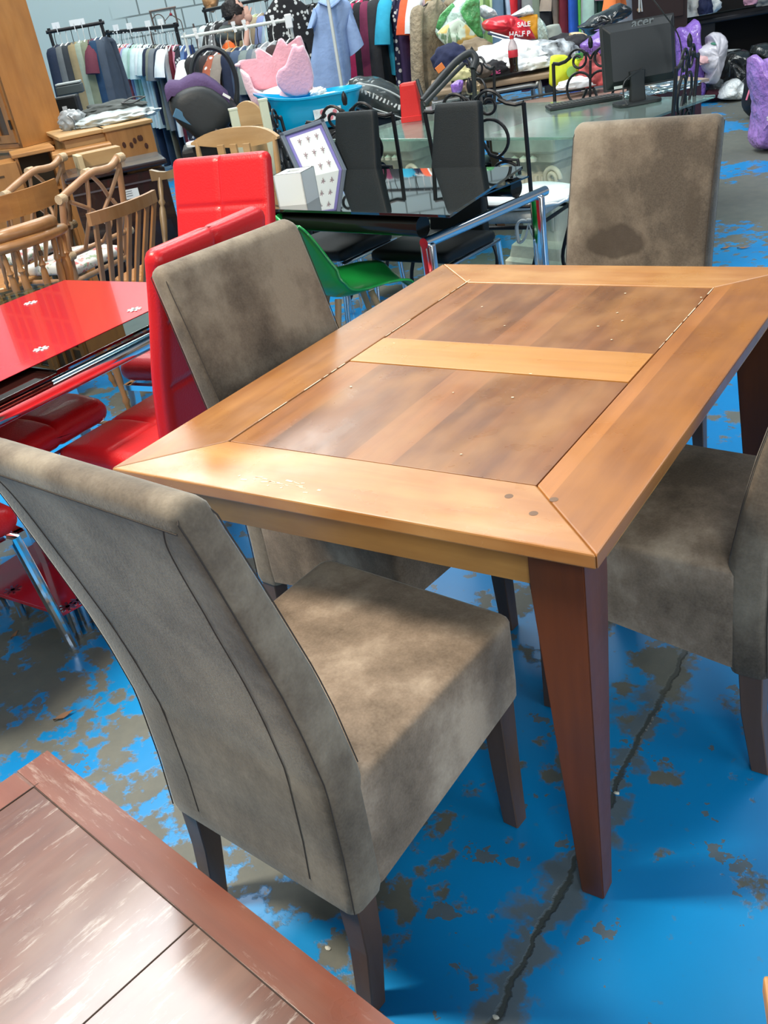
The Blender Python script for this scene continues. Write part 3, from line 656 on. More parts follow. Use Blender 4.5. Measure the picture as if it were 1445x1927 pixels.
m=MB(); m.tube([(.045,.06,.42),(.047,.06,.53)],.004,6); m.tube([(.06,.06,.42),(.05,.06,.53)],.004,6); m.blob((.05,.06,.53),(.014,.012,.016),1,.1,2,-.9,2); m.blob((.072,.06,.49),(.01,.01,.012),1,.1,2,-.9,2); m.build('webcam_clip',plain('pale_metal',(.6,.63,.62),.3,.6),t,40)
q=at(1098,196,.742)
t=thing('computer_keyboard','black keyboard lying on the glass table left of the monitor','keyboard',(q.x,q.y,.743),CY-R(3))
m=MB(); m.box((0,0,.009),(.40,.15,.018),bev=.004); m.build('keyboard_case',BLACKPL,t,30)
m=MB()
for r_ in range(5):
    for k in range(17): m.box((-.175+.0218*k,-.05+.024*r_,.0205),(.018,.019,.006))
m.build('key_block',plain('grey_keys',(.05,.055,.055),.5),t,0)['kind']='stuff'
q=at(1215,178,.742)
t=thing('clear_plastic_sheet','crumpled clear plastic packaging behind the monitor base','plastic sheet',(q.x,q.y,.745),CY)
m=MB(); m.blob((.08,0,0),(.2,.09,.04),8,.3,3,-.3,4,ridge=.3); m.build('plastic_folds',glass('thin_plastic',(.9,.95,.95),.15),t,0)
# ---------------------------------------------------------------- pine furniture on the left
PINE=wood('orange_pine',(.47,.215,.06),(.36,.145,.035),'Z',0,0,.45,11,.25,(.22,.09,.03),grain=.6,coat=.1)
PINEX=wood('orange_pine_level',(.50,.24,.075),(.38,.16,.04),'X',.12,.06,.45,12,.2,grain=.6,coat=.1)
PALEP=wood('pale_pine',(.52,.33,.14),(.42,.24,.09),'X',.16,.08,.5,13,.35,(.24,.12,.05),grain=.6,coat=.05)
DARKIN=plain('flat_dark_brown',(.09,.05,.022),.8)  # even dark brown for the hutch back, carved mark and bolt cover
# hutch: its right end faces the camera, front to the left
q=dp(125,257,6.6); hz=q.z; hr=CY+R(48)
t=thing('pine_hutch','tall orange pine hutch with glazed doors, towering at the left photo edge','cabinet',(q.x,q.y,0),hr)
# local: x=0 is the right rear edge, panel runs to x=-.36, front then turns away to the left
SD=.36; HH=1.35
m=MB(); m.box((-SD/2,.01,hz+.0+HH/2),(SD,.024,HH)); m.build('side_panel',PINE,t,0)
FR=Matrix.Translation((-SD,0,0))@Matrix.Rotation(R(90),4,'Z')      # front plane, +x runs left and away
m=MB(); m.box((.022,-.012,hz+HH/2),(.044,.024,HH),M=FR); m.box((.55,-.012,hz+.015),(1.1,.024,.03),M=FR); m.build('front_frame',PINE,t,0)
for k in range(2):
    d=MB(); x0=.04+.50*k; w=.48
    for x in (x0+.03,x0+w-.03): d.box((x,.0,hz+.70),(.055,.02,1.33),M=FR)
    for z in (.06,.275,.49,.705,.92,1.135,1.34): d.box((x0+w/2,.0,hz+z),(w,.018,.022 if z!=.06 else .05),M=FR)
    for x in (x0+.185,x0+.305): d.box((x,.0,hz+.7),(.016,.018,1.3),M=FR)
    o=d.build('door',PINE,t,0)
    g=MB(); g.box((x0+w/2,-.008,hz+.7),(w-.06,.004,1.25),M=FR); g.build('pane',plain('brown_door_glass',(.08,.042,.02),.3,coat=.1) if k==0 else bpy.data.materials['brown_door_glass'],o,0)
    if k==0:
        g=MB(); g.box((x0+.004,.012,hz+.15),(.022,.006,.06),M=FR); g.build('hinge',plain('dark_brass_hinge',(.06,.035,.02),.4,.8),o,0)
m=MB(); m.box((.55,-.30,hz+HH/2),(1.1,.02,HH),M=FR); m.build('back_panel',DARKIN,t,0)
m=MB(); m.box((-SD/2-.0,.52,hz-.014),(SD+.05,1.16,.024),bev=.006); m.build('base_board',PINEX,t,30)
m=MB(); m.box((-SD/2-.0,.52,(hz-.028)/2),(SD,1.1,hz-.028)); m.build('lower_cabinet',PINE,t,0)
def cab(name,label,px,py,w,wd,dp_,hgt,rz,mat,ov=.015,cat='cabinet',front=None,topm=None,knots=0):
    'box cabinet whose top near-right corner shows at the photo point'
    q=dp(px,py,w); H=q.z
    t=thing(name,label,cat,(q.x,q.y,0),CY+R(rz))
    m=MB(); m.box((-wd/2,dp_/2,H-.0125),(wd+ov*2,dp_+ov*2,.025),bev=.005); m.build('top_board',topm or PINEX,t,30)
    if front=='open':
        m=MB(); 
        for x in (-.009,-wd+.009): m.box((x,dp_/2,(H-.025)/2),(.018,dp_,H-.025))
        m.build('side_panel',mat,t,0); m=MB(); m.box((-wd/2,dp_-.01,(H-.025)/2),(wd-.03,.01,H-.03)); m.build('back_panel',plain('grey_board_back',(.12,.11,.08),.8),t,0)
        m=MB(); m.box((-wd/2,dp_/2,H-.25),(wd-.036,dp_-.02,.016)); m.build('shelf',mat,t,0)
    else:
        m=MB(); m.box((-wd/2,dp_/2,(H-.025)/2),(wd,dp_,H-.025)); m.build('carcass',mat,t,0)
    if knots:
        m=MB(); random.seed(knots)
        for k in range(7): m.lathe([(0,0),(.012,.0005),(.012,.002),(0,.003)],(0,0,0),8,M=Matrix.Translation((random.uniform(-.05,-.25),-.002,H-random.uniform(.08,.26)))@Matrix.Rotation(R(90),4,'X')@Matrix.Scale(1.6,4,(0,1,0)))
        m.build('knot_mark',plain('dark_knot',(.06,.02,.01),.7),t,0)['kind']='stuff'
    return t,q
PINEP=wood('knotty_pine_side',(.45,.23,.075),(.36,.16,.045),'Z',.11,.1,.5,14,.2,(.26,.11,.04),grain=.7,coat=.05)
t,q1=cab('pine_chest','pale pine chest with knotty right side, bearing plastic bags and a grey bundle',281,224,6.1,.30,.75,0,20,PINEP,cat='chest',topm=PALEP,knots=4)
# its long left side
m=MB(); m.box((-.30-.13,.35,(q1.z-.03)/2),(.26,.60,q1.z-.03)); m.build('long_side',PALEP,t,0)
m=MB(); m.box((-.44,.35,q1.z-.012),(.30,.68,.024),bev=.004); m.build('top_extension',PALEP,t,30)
t,q2=cab('bedside_cabinet','small open pine cabinet standing in front of the hutch',97,276,6.0,.24,.3,0,18,PINE,front='open')
m=MB(); m.box((-.44,.12,(q2.z-.04)/2),(.4,.34,q2.z-.04)); m.build('drawer_carcass',PINE,t,0)
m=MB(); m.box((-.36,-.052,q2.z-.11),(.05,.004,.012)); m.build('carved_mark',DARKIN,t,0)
t,q3=cab('pine_cupboard','low orange pine cupboard beside the pale wooden panel',205,270,5.9,.34,.28,0,14,PINE)
q=dp(190,290,5.4); t=thing('wooden_panel_box','pale upright wooden box with a square top edge, behind the cane chair','box',(q.x,q.y,0),CY+R(22))
m=MB(); m.box((0,.06,(q.z+.02)/2),(.24,.12,q.z+.02),bev=.003); m.build('panel_face',PALEP,t,0); m=MB(); m.box((-.13,.02,(q.z+.02)/2),(.03,.16,q.z+.02),bev=.003); m.build('edge_strip',plain('cream_edge',(.6,.47,.27),.5),t,0)
# dark cabinet
q=dp(300,305,5.2); t=thing('dark_lacquered_cabinet','dark brown-black cabinet with a white price label, behind the slatted chair','cabinet',(q.x,q.y,0),CY+R(14))
DKW=plain('dark_lacquer',(.018,.010,.010),.25,coat=.4)
m=MB(); m.box((-.24,.2,(q.z-.03)/2),(.52,.4,q.z-.03),bev=.004); m.build('carcass',DKW,t,30)
m=MB(); m.box((-.24,.19,q.z-.0),(.56,.44,.03),bev=.01); m.build('top_board',DKW,t,30)
m=MB(); m.box((-.24,-.006,q.z-.08),(.52,.012,.008)); m.box((-.24,-.006,.12),(.52,.012,.012)); m.build('trim_strip',plain('grey_trim',(.12,.12,.14),.3,.5),t,0)
m=MB(); m.box((-.19,-.006,q.z-.13),(.075,.004,.05)); pl=m.build('price_label',plain('paper_label',(.68,.75,.78),.6),t,0)
m=MB()
for k in range(3): m.box((-.205,-.0085,q.z-.115-.012*k),(.035,.001,.003))
m.build('label_print',plain('label_ink',(.1,.12,.15),.6),pl,0)
# things on the chest
CLR=plain('frosted_plastic_wrap',(.62,.70,.70),.3,trans=.25,bump=.6,bs=14,coat=.3)
q=dp(205,232,6.25); t=thing('plastic_bag','clear white plastic bag lying flat on the pine chest','bag',(q.x-.02,q.y+.1,q1.z+.001),CY+R(15))
m=MB(); m.blob((0,0,0),(.27,.17,.075),4,.22,2.2,-.4,4,ridge=.1); m.build('bag_body',CLR,t,60)
q=dp(205,212,6.35); t=thing('grey_bundle','dark grey clothing bundle with sandal straps on top of the plastic bag','clothes',(q.x,q.y+.06,q1.z+.055),CY+R(12))
m=MB(); m.blob((-.02,0,0),(.22,.13,.07),6,.3,2.4,-.3,4); m.build('bundle_body',plain('grey_cloth',(.075,.085,.08),.8,bump=.6,bs=12,var=.35,vs=6),t,60)
m=MB(); m.tube(smoothpath([(.05,-.12,.05),(.12,-.13,.04),(.18,-.12,.055),(.21,-.05,.06),(.13,-.07,.07),(.05,-.12,.05)],5),.008,6,flat=.6); m.build('strap',plain('black_strap',(.02,.02,.02),.5),t,50)
q=dp(138,237,6.3); t=thing('plastic_bag','grey translucent plastic bag standing against the hutch','bag',(q.x,q.y,q1.z-.015),CY)
m=MB(); m.blob((0,0.02,0),(.095,.08,.135),9,.2,2.2,-.85,4,ridge=.15); m.build('bag_body',plain('grey_plastic_film',(.33,.36,.37),.3,trans=.2,bump=.7,bs=15,coat=.3),t,60)
m=MB(); m.tube(smoothpath([(-.0,-.07,.11),(.03,-.08,.07),(.02,-.085,.0),(-.01,-.08,.02)],5),.004,5); m.build('bag_handle',plain('dark_film',(.1,.11,.12),.4),t,50)
q=dp(128,205,7.2); t=thing('black_suitcase','black case with a small pale tag, beside the hutch','suitcase',(q.x,q.y,q.z-.18),CY)
m=MB(); m.box((0,.06,.16),(.17,.14,.22),bev=.015); m.build('case_body',BLACKPL,t,30); m=MB(); m.box((-.02,-.012,.19),(.035,.003,.025)); m.build('case_tag',WHITEPL,t,0)
m=MB(); m.box((0,.06,.025),(.22,.2,.05),bev=.004); m.build('case_base',BLACKPL,t,30)
q=dp(125,163,7.3); t=thing('stacked_radio','dark grey appliance with a pale lid on top of the black case','appliance',(q.x,q.y+.02,q.z-.055),CY+R(5))
m=MB(); m.box((0,.05,.03),(.2,.14,.07),bev=.01); m.build('appliance_body',plain('grey_plastic',(.08,.1,.1),.4),t,30); m=MB(); m.box((0,.05,.075),(.19,.14,.015),bev=.004); m.build('appliance_lid',plain('pale_lid',(.45,.5,.48),.4),t,30)

# ---------------------------------------------------------------- wooden and cane chairs
CANE=wood('cane_pole',(.42,.22,.105),(.30,.14,.06),'Z',0,0,.4,21,.3,(.5,.33,.18),coat=.3)
CANEW=plain('cane_binding',(.55,.40,.24),.5,bump=.5,bs=200)
HON=wood('honey_chair_wood',(.40,.20,.07),(.29,.125,.035),'Z',0,0,.38,22,.25,(.2,.09,.03),coat=.3)
HONX=wood('honey_seat_wood',(.50,.23,.065),(.38,.15,.04),'X',.09,.07,.34,23,.2,coat=.35)
BEE=wood('beech_wood',(.52,.34,.165),(.42,.25,.10),'X',0,0,.38,24,.1,coat=.3)
FLOR=plain('floral_seat_fabric',(.62,.60,.55),.8,var=.0)
def floral():
    m,N,L,p=nt('red_flowered_cream_fabric'); tc=N.new('ShaderNodeTexCoord'); v=tc.outputs['Object']
    a=noisen(N,L,v,14,4,.6); b=noisen(N,L,v,20,3,.6,(1,1,1),(5,5,5))
    c=mix(N,L,ramp(N,L,a,[(.56,0.),(.6,.9)]),(.66,.64,.58),(.55,.12,.12)); c=mix(N,L,ramp(N,L,b,[(.58,0.),(.62,.8)]),c,(.2,.32,.18))
    L.new(c,p.inputs['Base Color']); p.inputs['Roughness'].default_value=.85; return m
FLOR=floral()
def canechair(label,loc,rz):
    t=thing('cane_chair',label,'chair',loc,rz,'cane dining chairs behind the slatted wooden chairs')
    def Y(z): return -.10*max(0,z-.42)/.48
    w=.235
    for sx in (-1,1):
        m=MB(); m.tube(smoothpath([(sx*.2,.02,0),(sx*.21,0,.42),(sx*w,Y(.65),.65),(sx*w,Y(.885),.873+.047*sx)],6),.017,10); m.build('back_post',CANE,t,50)
        m=MB(); m.tube([(sx*.21,.40,0),(sx*.21,.39,.42)],.017,10); m.build('front_leg',CANE,t,50)
    m=MB(); m.tube(smoothpath([(-w,Y(.82),.825),(-.14,Y(.86)-.02,.865),(-.03,Y(.91)-.03,.90),(.06,Y(.90)-.03,.895),(.14,Y(.9)-.02,.895),(w,Y(.91),.925)],6),.019,10); m.build('top_rail',CANE,t,50)
    m=MB()
    for a,b in (((-.05,.89),(-.12,.55)),((-.19,.80),(.06,.64)),((-.02,.89),(.12,.74)),((.12,.74),(.17,.55)),((.20,.87),(.06,.70)),((.06,.70),(.02,.55))):
        m.tube(smoothpath([(a[0],Y(a[1])-.02,a[1]),((a[0]+b[0])/2,Y(.75)-.035,(a[1]+b[1])/2+.01),(b[0],Y(b[1])-.01,b[1])],5),.0105,8)
    m.build('lattice',CANE,t,50)
    m=MB(); m.tube([(-w,Y(.55),.55),(w,Y(.55),.55)],.014,8); m.tube([(x,y+.2,.42) for x,y in rrect(.45,.43,.04,3)],.015,8,loop=True); m.build('frame_rail',CANE,t,50)
    for x,z in ((-w,.825),(w,.92),(-.03,.90),(w,.55),(-w,.55)):
        m=MB(); m.tube([(x-.022,Y(z)-.008,z),(x+.022,Y(z)-.008,z)],.0235,10); m.build('binding',CANEW,t,40)
    m=MB(); pad(m,[(.0,.46,.05),(.2,.475,.06),(.41,.46,.05)],.41,0,0,0,.022,6,14); m.build('seat_cushion',FLOR,t,50)
    return t
canechair('front one of the two cane chairs, beside the slat-backed wooden chair',(-2.66,2.28,0),R(98))
canechair('rear one of the two cane chairs, nearest the pine hutch',(-3.30,2.44,0),R(98))
def turned(mb,a,b,r):
    a=Vector(a); b=Vector(b); ks=[0,.06,.1,.14,.3,.5,.62,.66,.7,.74,.9,1]; rs=[.55,.6,.95,.6,.8,1,.8,.55,1.0,.6,.75,.55]
    mb.tube([a.lerp(b,k) for k in ks],[r*x for x in rs],8)
def saddle(name,t,mat,z=.45,w=.43,d=.41):
    m=MB(); rg=[]
    for zz,k in ((z-.035,.94),(z-.02,1),(z-.006,1),(z,.985)): rg.append([Vector((x*k,y*k+d/2,zz)) for x,y in rrect(w,d,.09,5)])
    m.loft(rg); m.build(name,mat,t,30)
def legs4(t,mat,w=.17,d0=.05,d1=.36,z=.42,r=.019):
    for sx in (-1,1):
        for y,o in ((d0,-.05),(d1,.04)):
            m=MB(); turned(m,(sx*(w+.035),y+o,0),(sx*w,y,z),r); m.build('leg',mat,t,50)
# captain style chair, nearest
t=thing('bow_backed_chair','honey wooden armchair with curved bow and turned spindles behind the red table','chair',(-2.22,1.57,0),R(84))
saddle('seat',t,HONX,.44,.46,.44); legs4(t,HON)
bow=[]; 
for k in range(17):
    a=PI*k/16; bow.append((-.255*math.cos(a),.20-.27*math.sin(a),.735+.035*math.sin(a)))
m=MB(); m.tube(bow,[.026+.008*math.sin(PI*k/16) for k in range(17)],10,flat=.75); m.build('bow_rail',HON,t,50)
m=MB(); m.tube([(x*.93,y+.006,z+.045) for x,y,z in bow[4:13]],[.012]+[.03]*7+[.012],10,flat=1.0); m.build('crest',HON,t,50)
for k in (1,3,5,6,8,10,11,13,15):
    x,y,z=bow[k]; m=MB(); turned(m,(x*.82,y*.86+.02,.43),(x,y,z-.01),.017); m.build('spindle',HON,t,50)
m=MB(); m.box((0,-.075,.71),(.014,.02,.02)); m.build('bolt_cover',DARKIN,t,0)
# panel backed chair behind it
t=thing('panel_backed_chair','orange wooden chair with a wide plain back panel, left of the cane chairs','chair',(-2.90,2.02,0),R(92))
saddle('seat',t,HONX); legs4(t,HON)
m=MB(); rg=[]
for k in range(11):
    x=-.25+.05*k; y=-.09-.05*(1-(x/.25)**2); rg.append([Vector((x,y-.009,.77)),Vector((x,y+.009,.77)),Vector((x,y+.004,.885)),Vector((x,y-.014,.885))])
m.loft(rg); m.build('back_panel',HONX,t,30)
for k in range(6):
    x=-.2+.08*k; m=MB(); turned(m,(x*.8,.01,.44),(x,-.10-.03*(1-(x/.25)**2),.775),.013); m.build('spindle',HON,t,50)
# slat backed chair
t=thing('slat_backed_chair','honey wooden chair with straight vertical slats, left of the red chairs','chair',(-1.90,1.77,0),R(93))
saddle('seat',t,HONX,.45,.44,.42); legs4(t,HON)
m=MB(); rg=[]
for k in range(11):
    x=-.20+.04*k; y=-.10-.035*(1-(x/.20)**2); rg.append([Vector((x,y-.011,.815)),Vector((x,y+.011,.815)),Vector((x,y+.007,.865)),Vector((x,y-.014,.865))])
m.loft(rg); m.build('top_rail',BEE if 0 else HON,t,30)
for k in range(7):
    x=-.18+.06*k; y=-.10-.03*(1-(x/.22)**2); m=MB(); rg=[]
    for f,wd in ((0,.016),(.5,.024),(1,.020)):
        px_=x*(.78+.22*f); py_=.02+(y-.02)*f; z=.44+.38*f; rg.append([Vector((px_+i*wd/2,py_+j*.006,z)) for i,j in ((-1,-1),(1,-1),(1,1),(-1,1))])
    m.loft(rg); m.build('slat',HON,t,30)
# chair with shaped crest half hidden by the red chair
t=thing('spindle_chair','olive-brown wooden chair with shaped crest, half hidden by the tall red chair','chair',(-2.13,2.42,0),R(186))
DHON=wood('olive_chair_wood',(.24,.16,.075),(.15,.095,.04),'Z',0,0,.4,25,.2,coat=.2)
saddle('seat',t,HONX,.45); legs4(t,DHON)
m=MB(); rg=[]
for k in range(13):
    x=-.23+.0383*k; y=-.12-.04*(1-(x/.23)**2); h=.055+.02*math.cos(x/.23*PI*1.5); rg.append([Vector((x,y-.011,.80)),Vector((x,y+.011,.80)),Vector((x,y+.01,.80+h)),Vector((x,y-.012,.80+h))])
m.loft(rg); m.build('crest',DHON,t,40)
for k in range(4):
    x=-.19+.1267*k; m=MB(); turned(m,(x*.8,.02,.44),(x,-.13,.81),.019); m.build('spindle',DHON,t,50)
# beech chair behind the tall red one
q=dp(440,262,4.6); t=thing('beech_chair','pale beech chair with a broad curved crest rail behind the tall red chair','chair',(q.x-.06,q.y,0),R(165+12)); ch=q.z
m=MB(); rg=[]
for k in range(15):
    x=-.30+.0429*k; y=-.06-.05*(1-(x/.30)**2); top=ch+.04-.05*(abs(x)/.30)**3; bot=ch-.055+.035*(abs(x)/.30)**2
    rg.append([Vector((x,y-.011,bot)),Vector((x,y+.011,bot)),Vector((x,y+.008,top)),Vector((x,y-.014,top))])
m.loft(rg); m.build('crest',BEE,t,40)
for sx in (-1,1):
    m=MB(); turned(m,(sx*.235,.0,0),(sx*.27,-.065,ch-.01),.02); m.build('back_post',BEE,t,50)
for k in range(3):
    m=MB(); x=-.09+.09*k; m.box((x,-.05,(.45+ch-.03)/2),(.045,.012,ch-.48)); m.build('splat',BEE,t,0)
saddle('seat',t,BEE,.45); 
for sx in (-1,1): m=MB(); turned(m,(sx*.2,.38,0),(sx*.18,.36,.42),.02); m.build('leg',BEE,t,50)
# things packed between chairs
q=dp(455,225,5.0)
for k,(px,py) in enumerate(((438,206),(494,188))):
    q=dp(px,py,4.95); t=thing('cot_post','pale green painted post standing '+('left' if k==0 else 'right')+' of the pair behind the beech chair','post',(q.x,q.y,0),CY+R(12),'pale green cot posts')
    m=MB(); m.box((0,0,q.z/2),(.042,.042,q.z),bev=.003); m.build('post_body',plain('pale_green_paint',(.62,.68,.52),.5) if k==0 else bpy.data.materials['pale_green_paint'],t,30)
    m=MB(); m.box((0,0,q.z+.001),(.046,.046,.012),bev=.002); m.build('post_cap',bpy.data.materials['pale_green_paint'],t,0)
q=dp(468,215,5.15); t=thing('round_backed_stool','tan wooden board with a rounded top between the pale green posts','board',(q.x,q.y,0),CY-R(20))
m=MB(); m.prism([(.10*math.cos(a),.13*math.sin(a)) for a in [PI*i/16 for i in range(17)]],.02,Matrix.Translation((0,0,q.z-.06))@Matrix.Rotation(R(90),4,'X'),.003); m.build('rounded_board',BEE,t,30)
m=MB(); m.box((0,-.01,(q.z-.06)/2),(.18,.018,q.z-.06)); m.build('support_board',BEE,t,0)
q=dp(395,268,5.2); t=thing('white_seat_board','white plastic board with a black slot, left of the beech chair','board',(q.x,q.y,q.z),CY+R(8))
m=MB(); m.prism([(x,y) for x,y in rrect(.26,.16,.05,4)],.018,None,.003); o=m.build('board_body',WHITEPL,t,30)
m=MB(); m.box((-.02,-.02,.0185),(.10,.014,.002)); m.build('slot',BLACKPL,t,0); m=MB(); m.box((0,.05,-q.z/2),(.2,.06,q.z)); m.build('support',BLACKPL,t,0)
q=dp(610,285,4.55)
t=thing('framed_picture','grey framed picture with purple mount and small flower figures, leaning backwards','picture',dp(640,345,4.5),CY+R(18))
MP=Matrix.Translation((-.06,.0,.0))@Matrix.Rotation(R(-30),4,'X')@Matrix.Rotation(R(-6),4,'Y')
PH,PW=.31,.235
m=MB()
for x in (-PW/2+.01,PW/2-.01): m.box((x,0,PH/2),(.02,.018,PH),bev=.003,M=MP)
for z in (.01,PH-.01): m.box((0,0,z),(PW,.018,.02),bev=.003,M=MP)
m.build('picture_frame',plain('blue_grey_frame',(.12,.15,.19),.4),t,30)
m=MB(); m.box((0,.004,PH/2),(PW-.04,.006,PH-.04),M=MP); m.build('mount',plain('violet_mount',(.22,.2,.5),.7),t,0)
m=MB(); m.box((0,-.001,PH/2),(PW-.075,.005,PH-.075),M=MP); m.build('paper',plain('pale_paper',(.72,.78,.76),.6),t,0)
m=MB(); random.seed(9)
for i in range(3):
    for j in range(3):
        cx=-.045+.045*i; cz=.085+.07*j; 
        m.tube([MP@Vector((cx,-.005,cz)),MP@Vector((cx+.004,-.005,cz+.02))],.0016,4)
        for k in range(5): a=k*1.256; m.tube([MP@Vector((cx+.004,-.005,cz+.02)),MP@Vector((cx+.004+.011*math.cos(a),-.005,cz+.02+.011*math.sin(a)))],.0016,4)
m.build('flower_drawing',plain('flower_ink',(.38,.28,.30),.7),t,0)['kind']='stuff'
# ---------------------------------------------------------------- baby things and bric-a-brac in the middle
DKF=plain('dark_grey_shell',(.022,.026,.028),.5,bump=.1); PURP=plain('purple_fabric',(.085,.05,.13),.85,bump=.3,bs=80)
q=dp(385,255,5.5); w0=5.5/1767.2
BT=q.z
t=thing('baby_car_seat','black baby car seat with purple lining and raised carry handle','car seat',(q.x,q.y,q.z-.05),CY+R(4))
def X(px,py,y=0): # local plane facing the camera at the thing's depth
    p=dp(px,py,5.5)-Vector((q.x,q.y,q.z-.05)); return Vector((p.dot(rgt),y,p.z))
sil=[(318,172),(322,215),(345,240),(372,262),(385,280),(412,262),(440,225),(455,205),(440,185),(405,150),(372,146),(345,155)]
sh=[X(*p) for p in sil]; cen=sum(sh,Vector())/len(sh)
m=MB(); rg=[]
for y,k in ((-.14,.55),(-.13,.75),(-.10,.92),(0,1),(.12,1),(.22,.93),(.26,.7)):
    rg.append([Vector((cen.x+(p.x-cen.x)*k,y,cen.z+(p.z-cen.z)*k)) for p in sh])
m.loft(rg); o=m.build('shell',DKF,t,60); sb=o.modifiers.new('s','SUBSURF'); sb.levels=sb.render_levels=1
m=MB(); L_=[X(318,168),X(326,157),X(345,158),X(358,150),X(372,143),X(392,146),X(412,160),X(432,180)]
m.loft([[v+Vector((0,y,a)) for v in L_]+[v+Vector((0,y,-.05)) for v in reversed(L_)] for y,a in ((-.10,-.01),(-.08,.018),(.05,.03),(.18,.018),(.2,-.01))]); o=m.build('lining',PURP,t,70)
m=MB(); hp=smoothpath([X(437,240,.05),X(447,190,.05),X(446,140,.05),X(428,100,.05),X(400,87,.05),X(378,98,.05),X(367,125,.05),X(368,150,.05)],6)
m.tube(hp,[.03]*8+[.024]*(len(hp)-8),8,flat=.6); m.build('carry_handle',DKF,t,50)
m=MB(); a=X(428,175,-.13); m.box(tuple(a),(.045,.004,.014),ry=R(38)); m.build('side_label',WHITEPL,t,0)
m=MB(); 
for p,r_ in ((X(404,236,-.13),.011),(X(409,244,-.132),.014)): m.lathe([(r_,-.002),(r_,.002),(0,.003)],(0,0,0),12,M=Matrix.Translation(p)@Matrix.Rotation(R(90),4,'X'))
m.build('round_badge',plain('badge_print',(.4,.32,.32),.5),t,0)
m=MB(); a=X(352,215,-.13); m.box(tuple(a),(.13,.01,.05),ry=R(35),bev=.004); m.build('blue_guide_label',plain('blue_sticker',(.06,.16,.26),.5),t,0)
m=MB(); m.box((.02,.08,.02-.35),(.34,.34,.66),bev=.02); m.build('carton_under',plain('black_box',(.016,.016,.018),.6),t,30)
# crown shaped plush chair
q=dp(520,200,6.25); t=thing('crown_plush_chair','pink plush child chair shaped like a spiky crown, standing in the blue bath','plush chair',(q.x,q.y,q.z-.05),CY)
PINK=plain('pink_plush',(.82,.42,.48),.9,bump=.5,bs=60,sheen=.6,var=.06,vs=10); PINK2=plain('pale_pink_plush',(.86,.58,.62),.9,bump=.5,bs=60,sheen=.6)
def X6(px,py,y=0,w=6.25):
    p=dp(px,py,w)-Vector((q.x,q.y,q.z-.05)); return Vector((p.dot(rgt),y,p.z))
def puff(poly,y0,th,mat,nm,parent,lean=0):
    'pillow-like upright panel with a photo-shaped outline'
    P=[X6(*p) for p in poly]; out=[]
    n=len(P); S_=[]
    for i in range(n):
        a,b=P[i],P[(i+1)%n]
        for k in range(3): S_.append(a.lerp(b,k/3))
    c=sum(S_,Vector())/len(S_); rg=[]
    for f,y in ((.90,-1),(.97,-.7),(1,-.2),(1,.2),(.97,.7),(.90,1)): rg.append([Vector((c.x+(p.x-c.x)*f,y0+y*th/2+lean*(p.z-c.z),c.z+(p.z-c.z)*f)) for p in S_])
    m=MB(); m.loft(rg); o=m.build(nm,mat,parent,70); s=o.modifiers.new('s','SUBSURF'); s.levels=s.render_levels=2; return o
puff([(445,120),(452,112),(484,132),(481,95),(486,88),(521,111),(523,75),(530,70),(547,90),(560,68),(566,66),(575,90),(572,160),(470,175),(462,150)],.14,.10,PINK,'back_cushion',t)
puff([(452,125),(470,140),(476,165),(500,178),(512,200),(480,205),(462,165)],.02,.14,PINK2,'left_side_cushion',t)
puff([(520,140),(524,128),(538,118),(547,92),(552,80),(561,84),(570,80),(582,105),(590,140),(588,160),(578,175),(555,178),(533,170),(522,155)],-.14,.13,plain('pink_mauve_plush',(.70,.38,.46),.9,bump=.5,bs=60,sheen=.6,var=.05),'side_cushion',t)
for px,py,y in ((447,119,.1),(485,93,.14),(528,73,.14),(561,68,.14),(553,80,-.14)):
    m=MB(); p=X6(px,py,y); m.blob(p-Vector((0,0,.02)),(.02,.02,.024),1,.1,2,-.95,3); m.build('tip_ball',PINK2,t,70)
m=MB(); m.blob(X6(540,190,.05),(.2,.17,.1),2,.1,2,-.5,3); m.build('seat_base',PINK2,t,70)
# blue baby bath
q=dp(600,235,5.9)
t=thing('baby_bath','bright blue plastic baby bath carrying the pink crown chair','baby bath',(q.x,q.y,q.z-.03),CY+R(6)); t.scale=(1.1,1.1,1.1)
BLUE=plain('turquoise_plastic',(.0,.38,.68),.3,coat=.3)
m=MB(); rg=[]; bw,bd=.62,.36
def bring(k,z,sl=0): return [Vector((x*(1.0 if x<0 else .95)+ -.005,y+.16,z+ (.055*(-x/bw*2 if x<0 else 0)**2)*sl)) for x,y in rrect(bw*k,bd*k,.14*k,6,4,1)]
rg=[bring(.72,0),bring(.78,.01),bring(.9,.10,.6),bring(.98,.165,1),bring(1.03,.170,1),bring(1.03,.180,1),bring(.96,.182,1),bring(.90,.16,1),bring(.82,.09,.6),bring(.70,.02),bring(.1,.02)]
m.loft(rg); m.build('bath_body',BLUE,t,50)
m=MB(); m.box((.06,-.017,.075),(.16,.003,.07),rx=R(-14)); pp=m.build('picture_label',plain('pale_label_print',(.6,.68,.7),.5,var=.3,vs=30),t,0)
m=MB()
for x,z,r_ in ((.03,.09,.014),(.07,.06,.018),(.10,.085,.012)): m.lathe([(r_,0),(r_,.002),(0,.002)],(0,0,0),12,M=Matrix.Translation((x,-.021+.25*(z-.075)*0,z))@Matrix.Rotation(R(76),4,'X'))
m.build('label_spot',plain('red_blue_spot',(.5,.15,.18),.5),pp,0)
m=MB(); m.box((0,.17,-.33),(.5,.3,.64),bev=.01); m.build('support_box',plain('dark_trolley',(.02,.022,.024),.6),t,0)
q=dp(605,178,5.75)
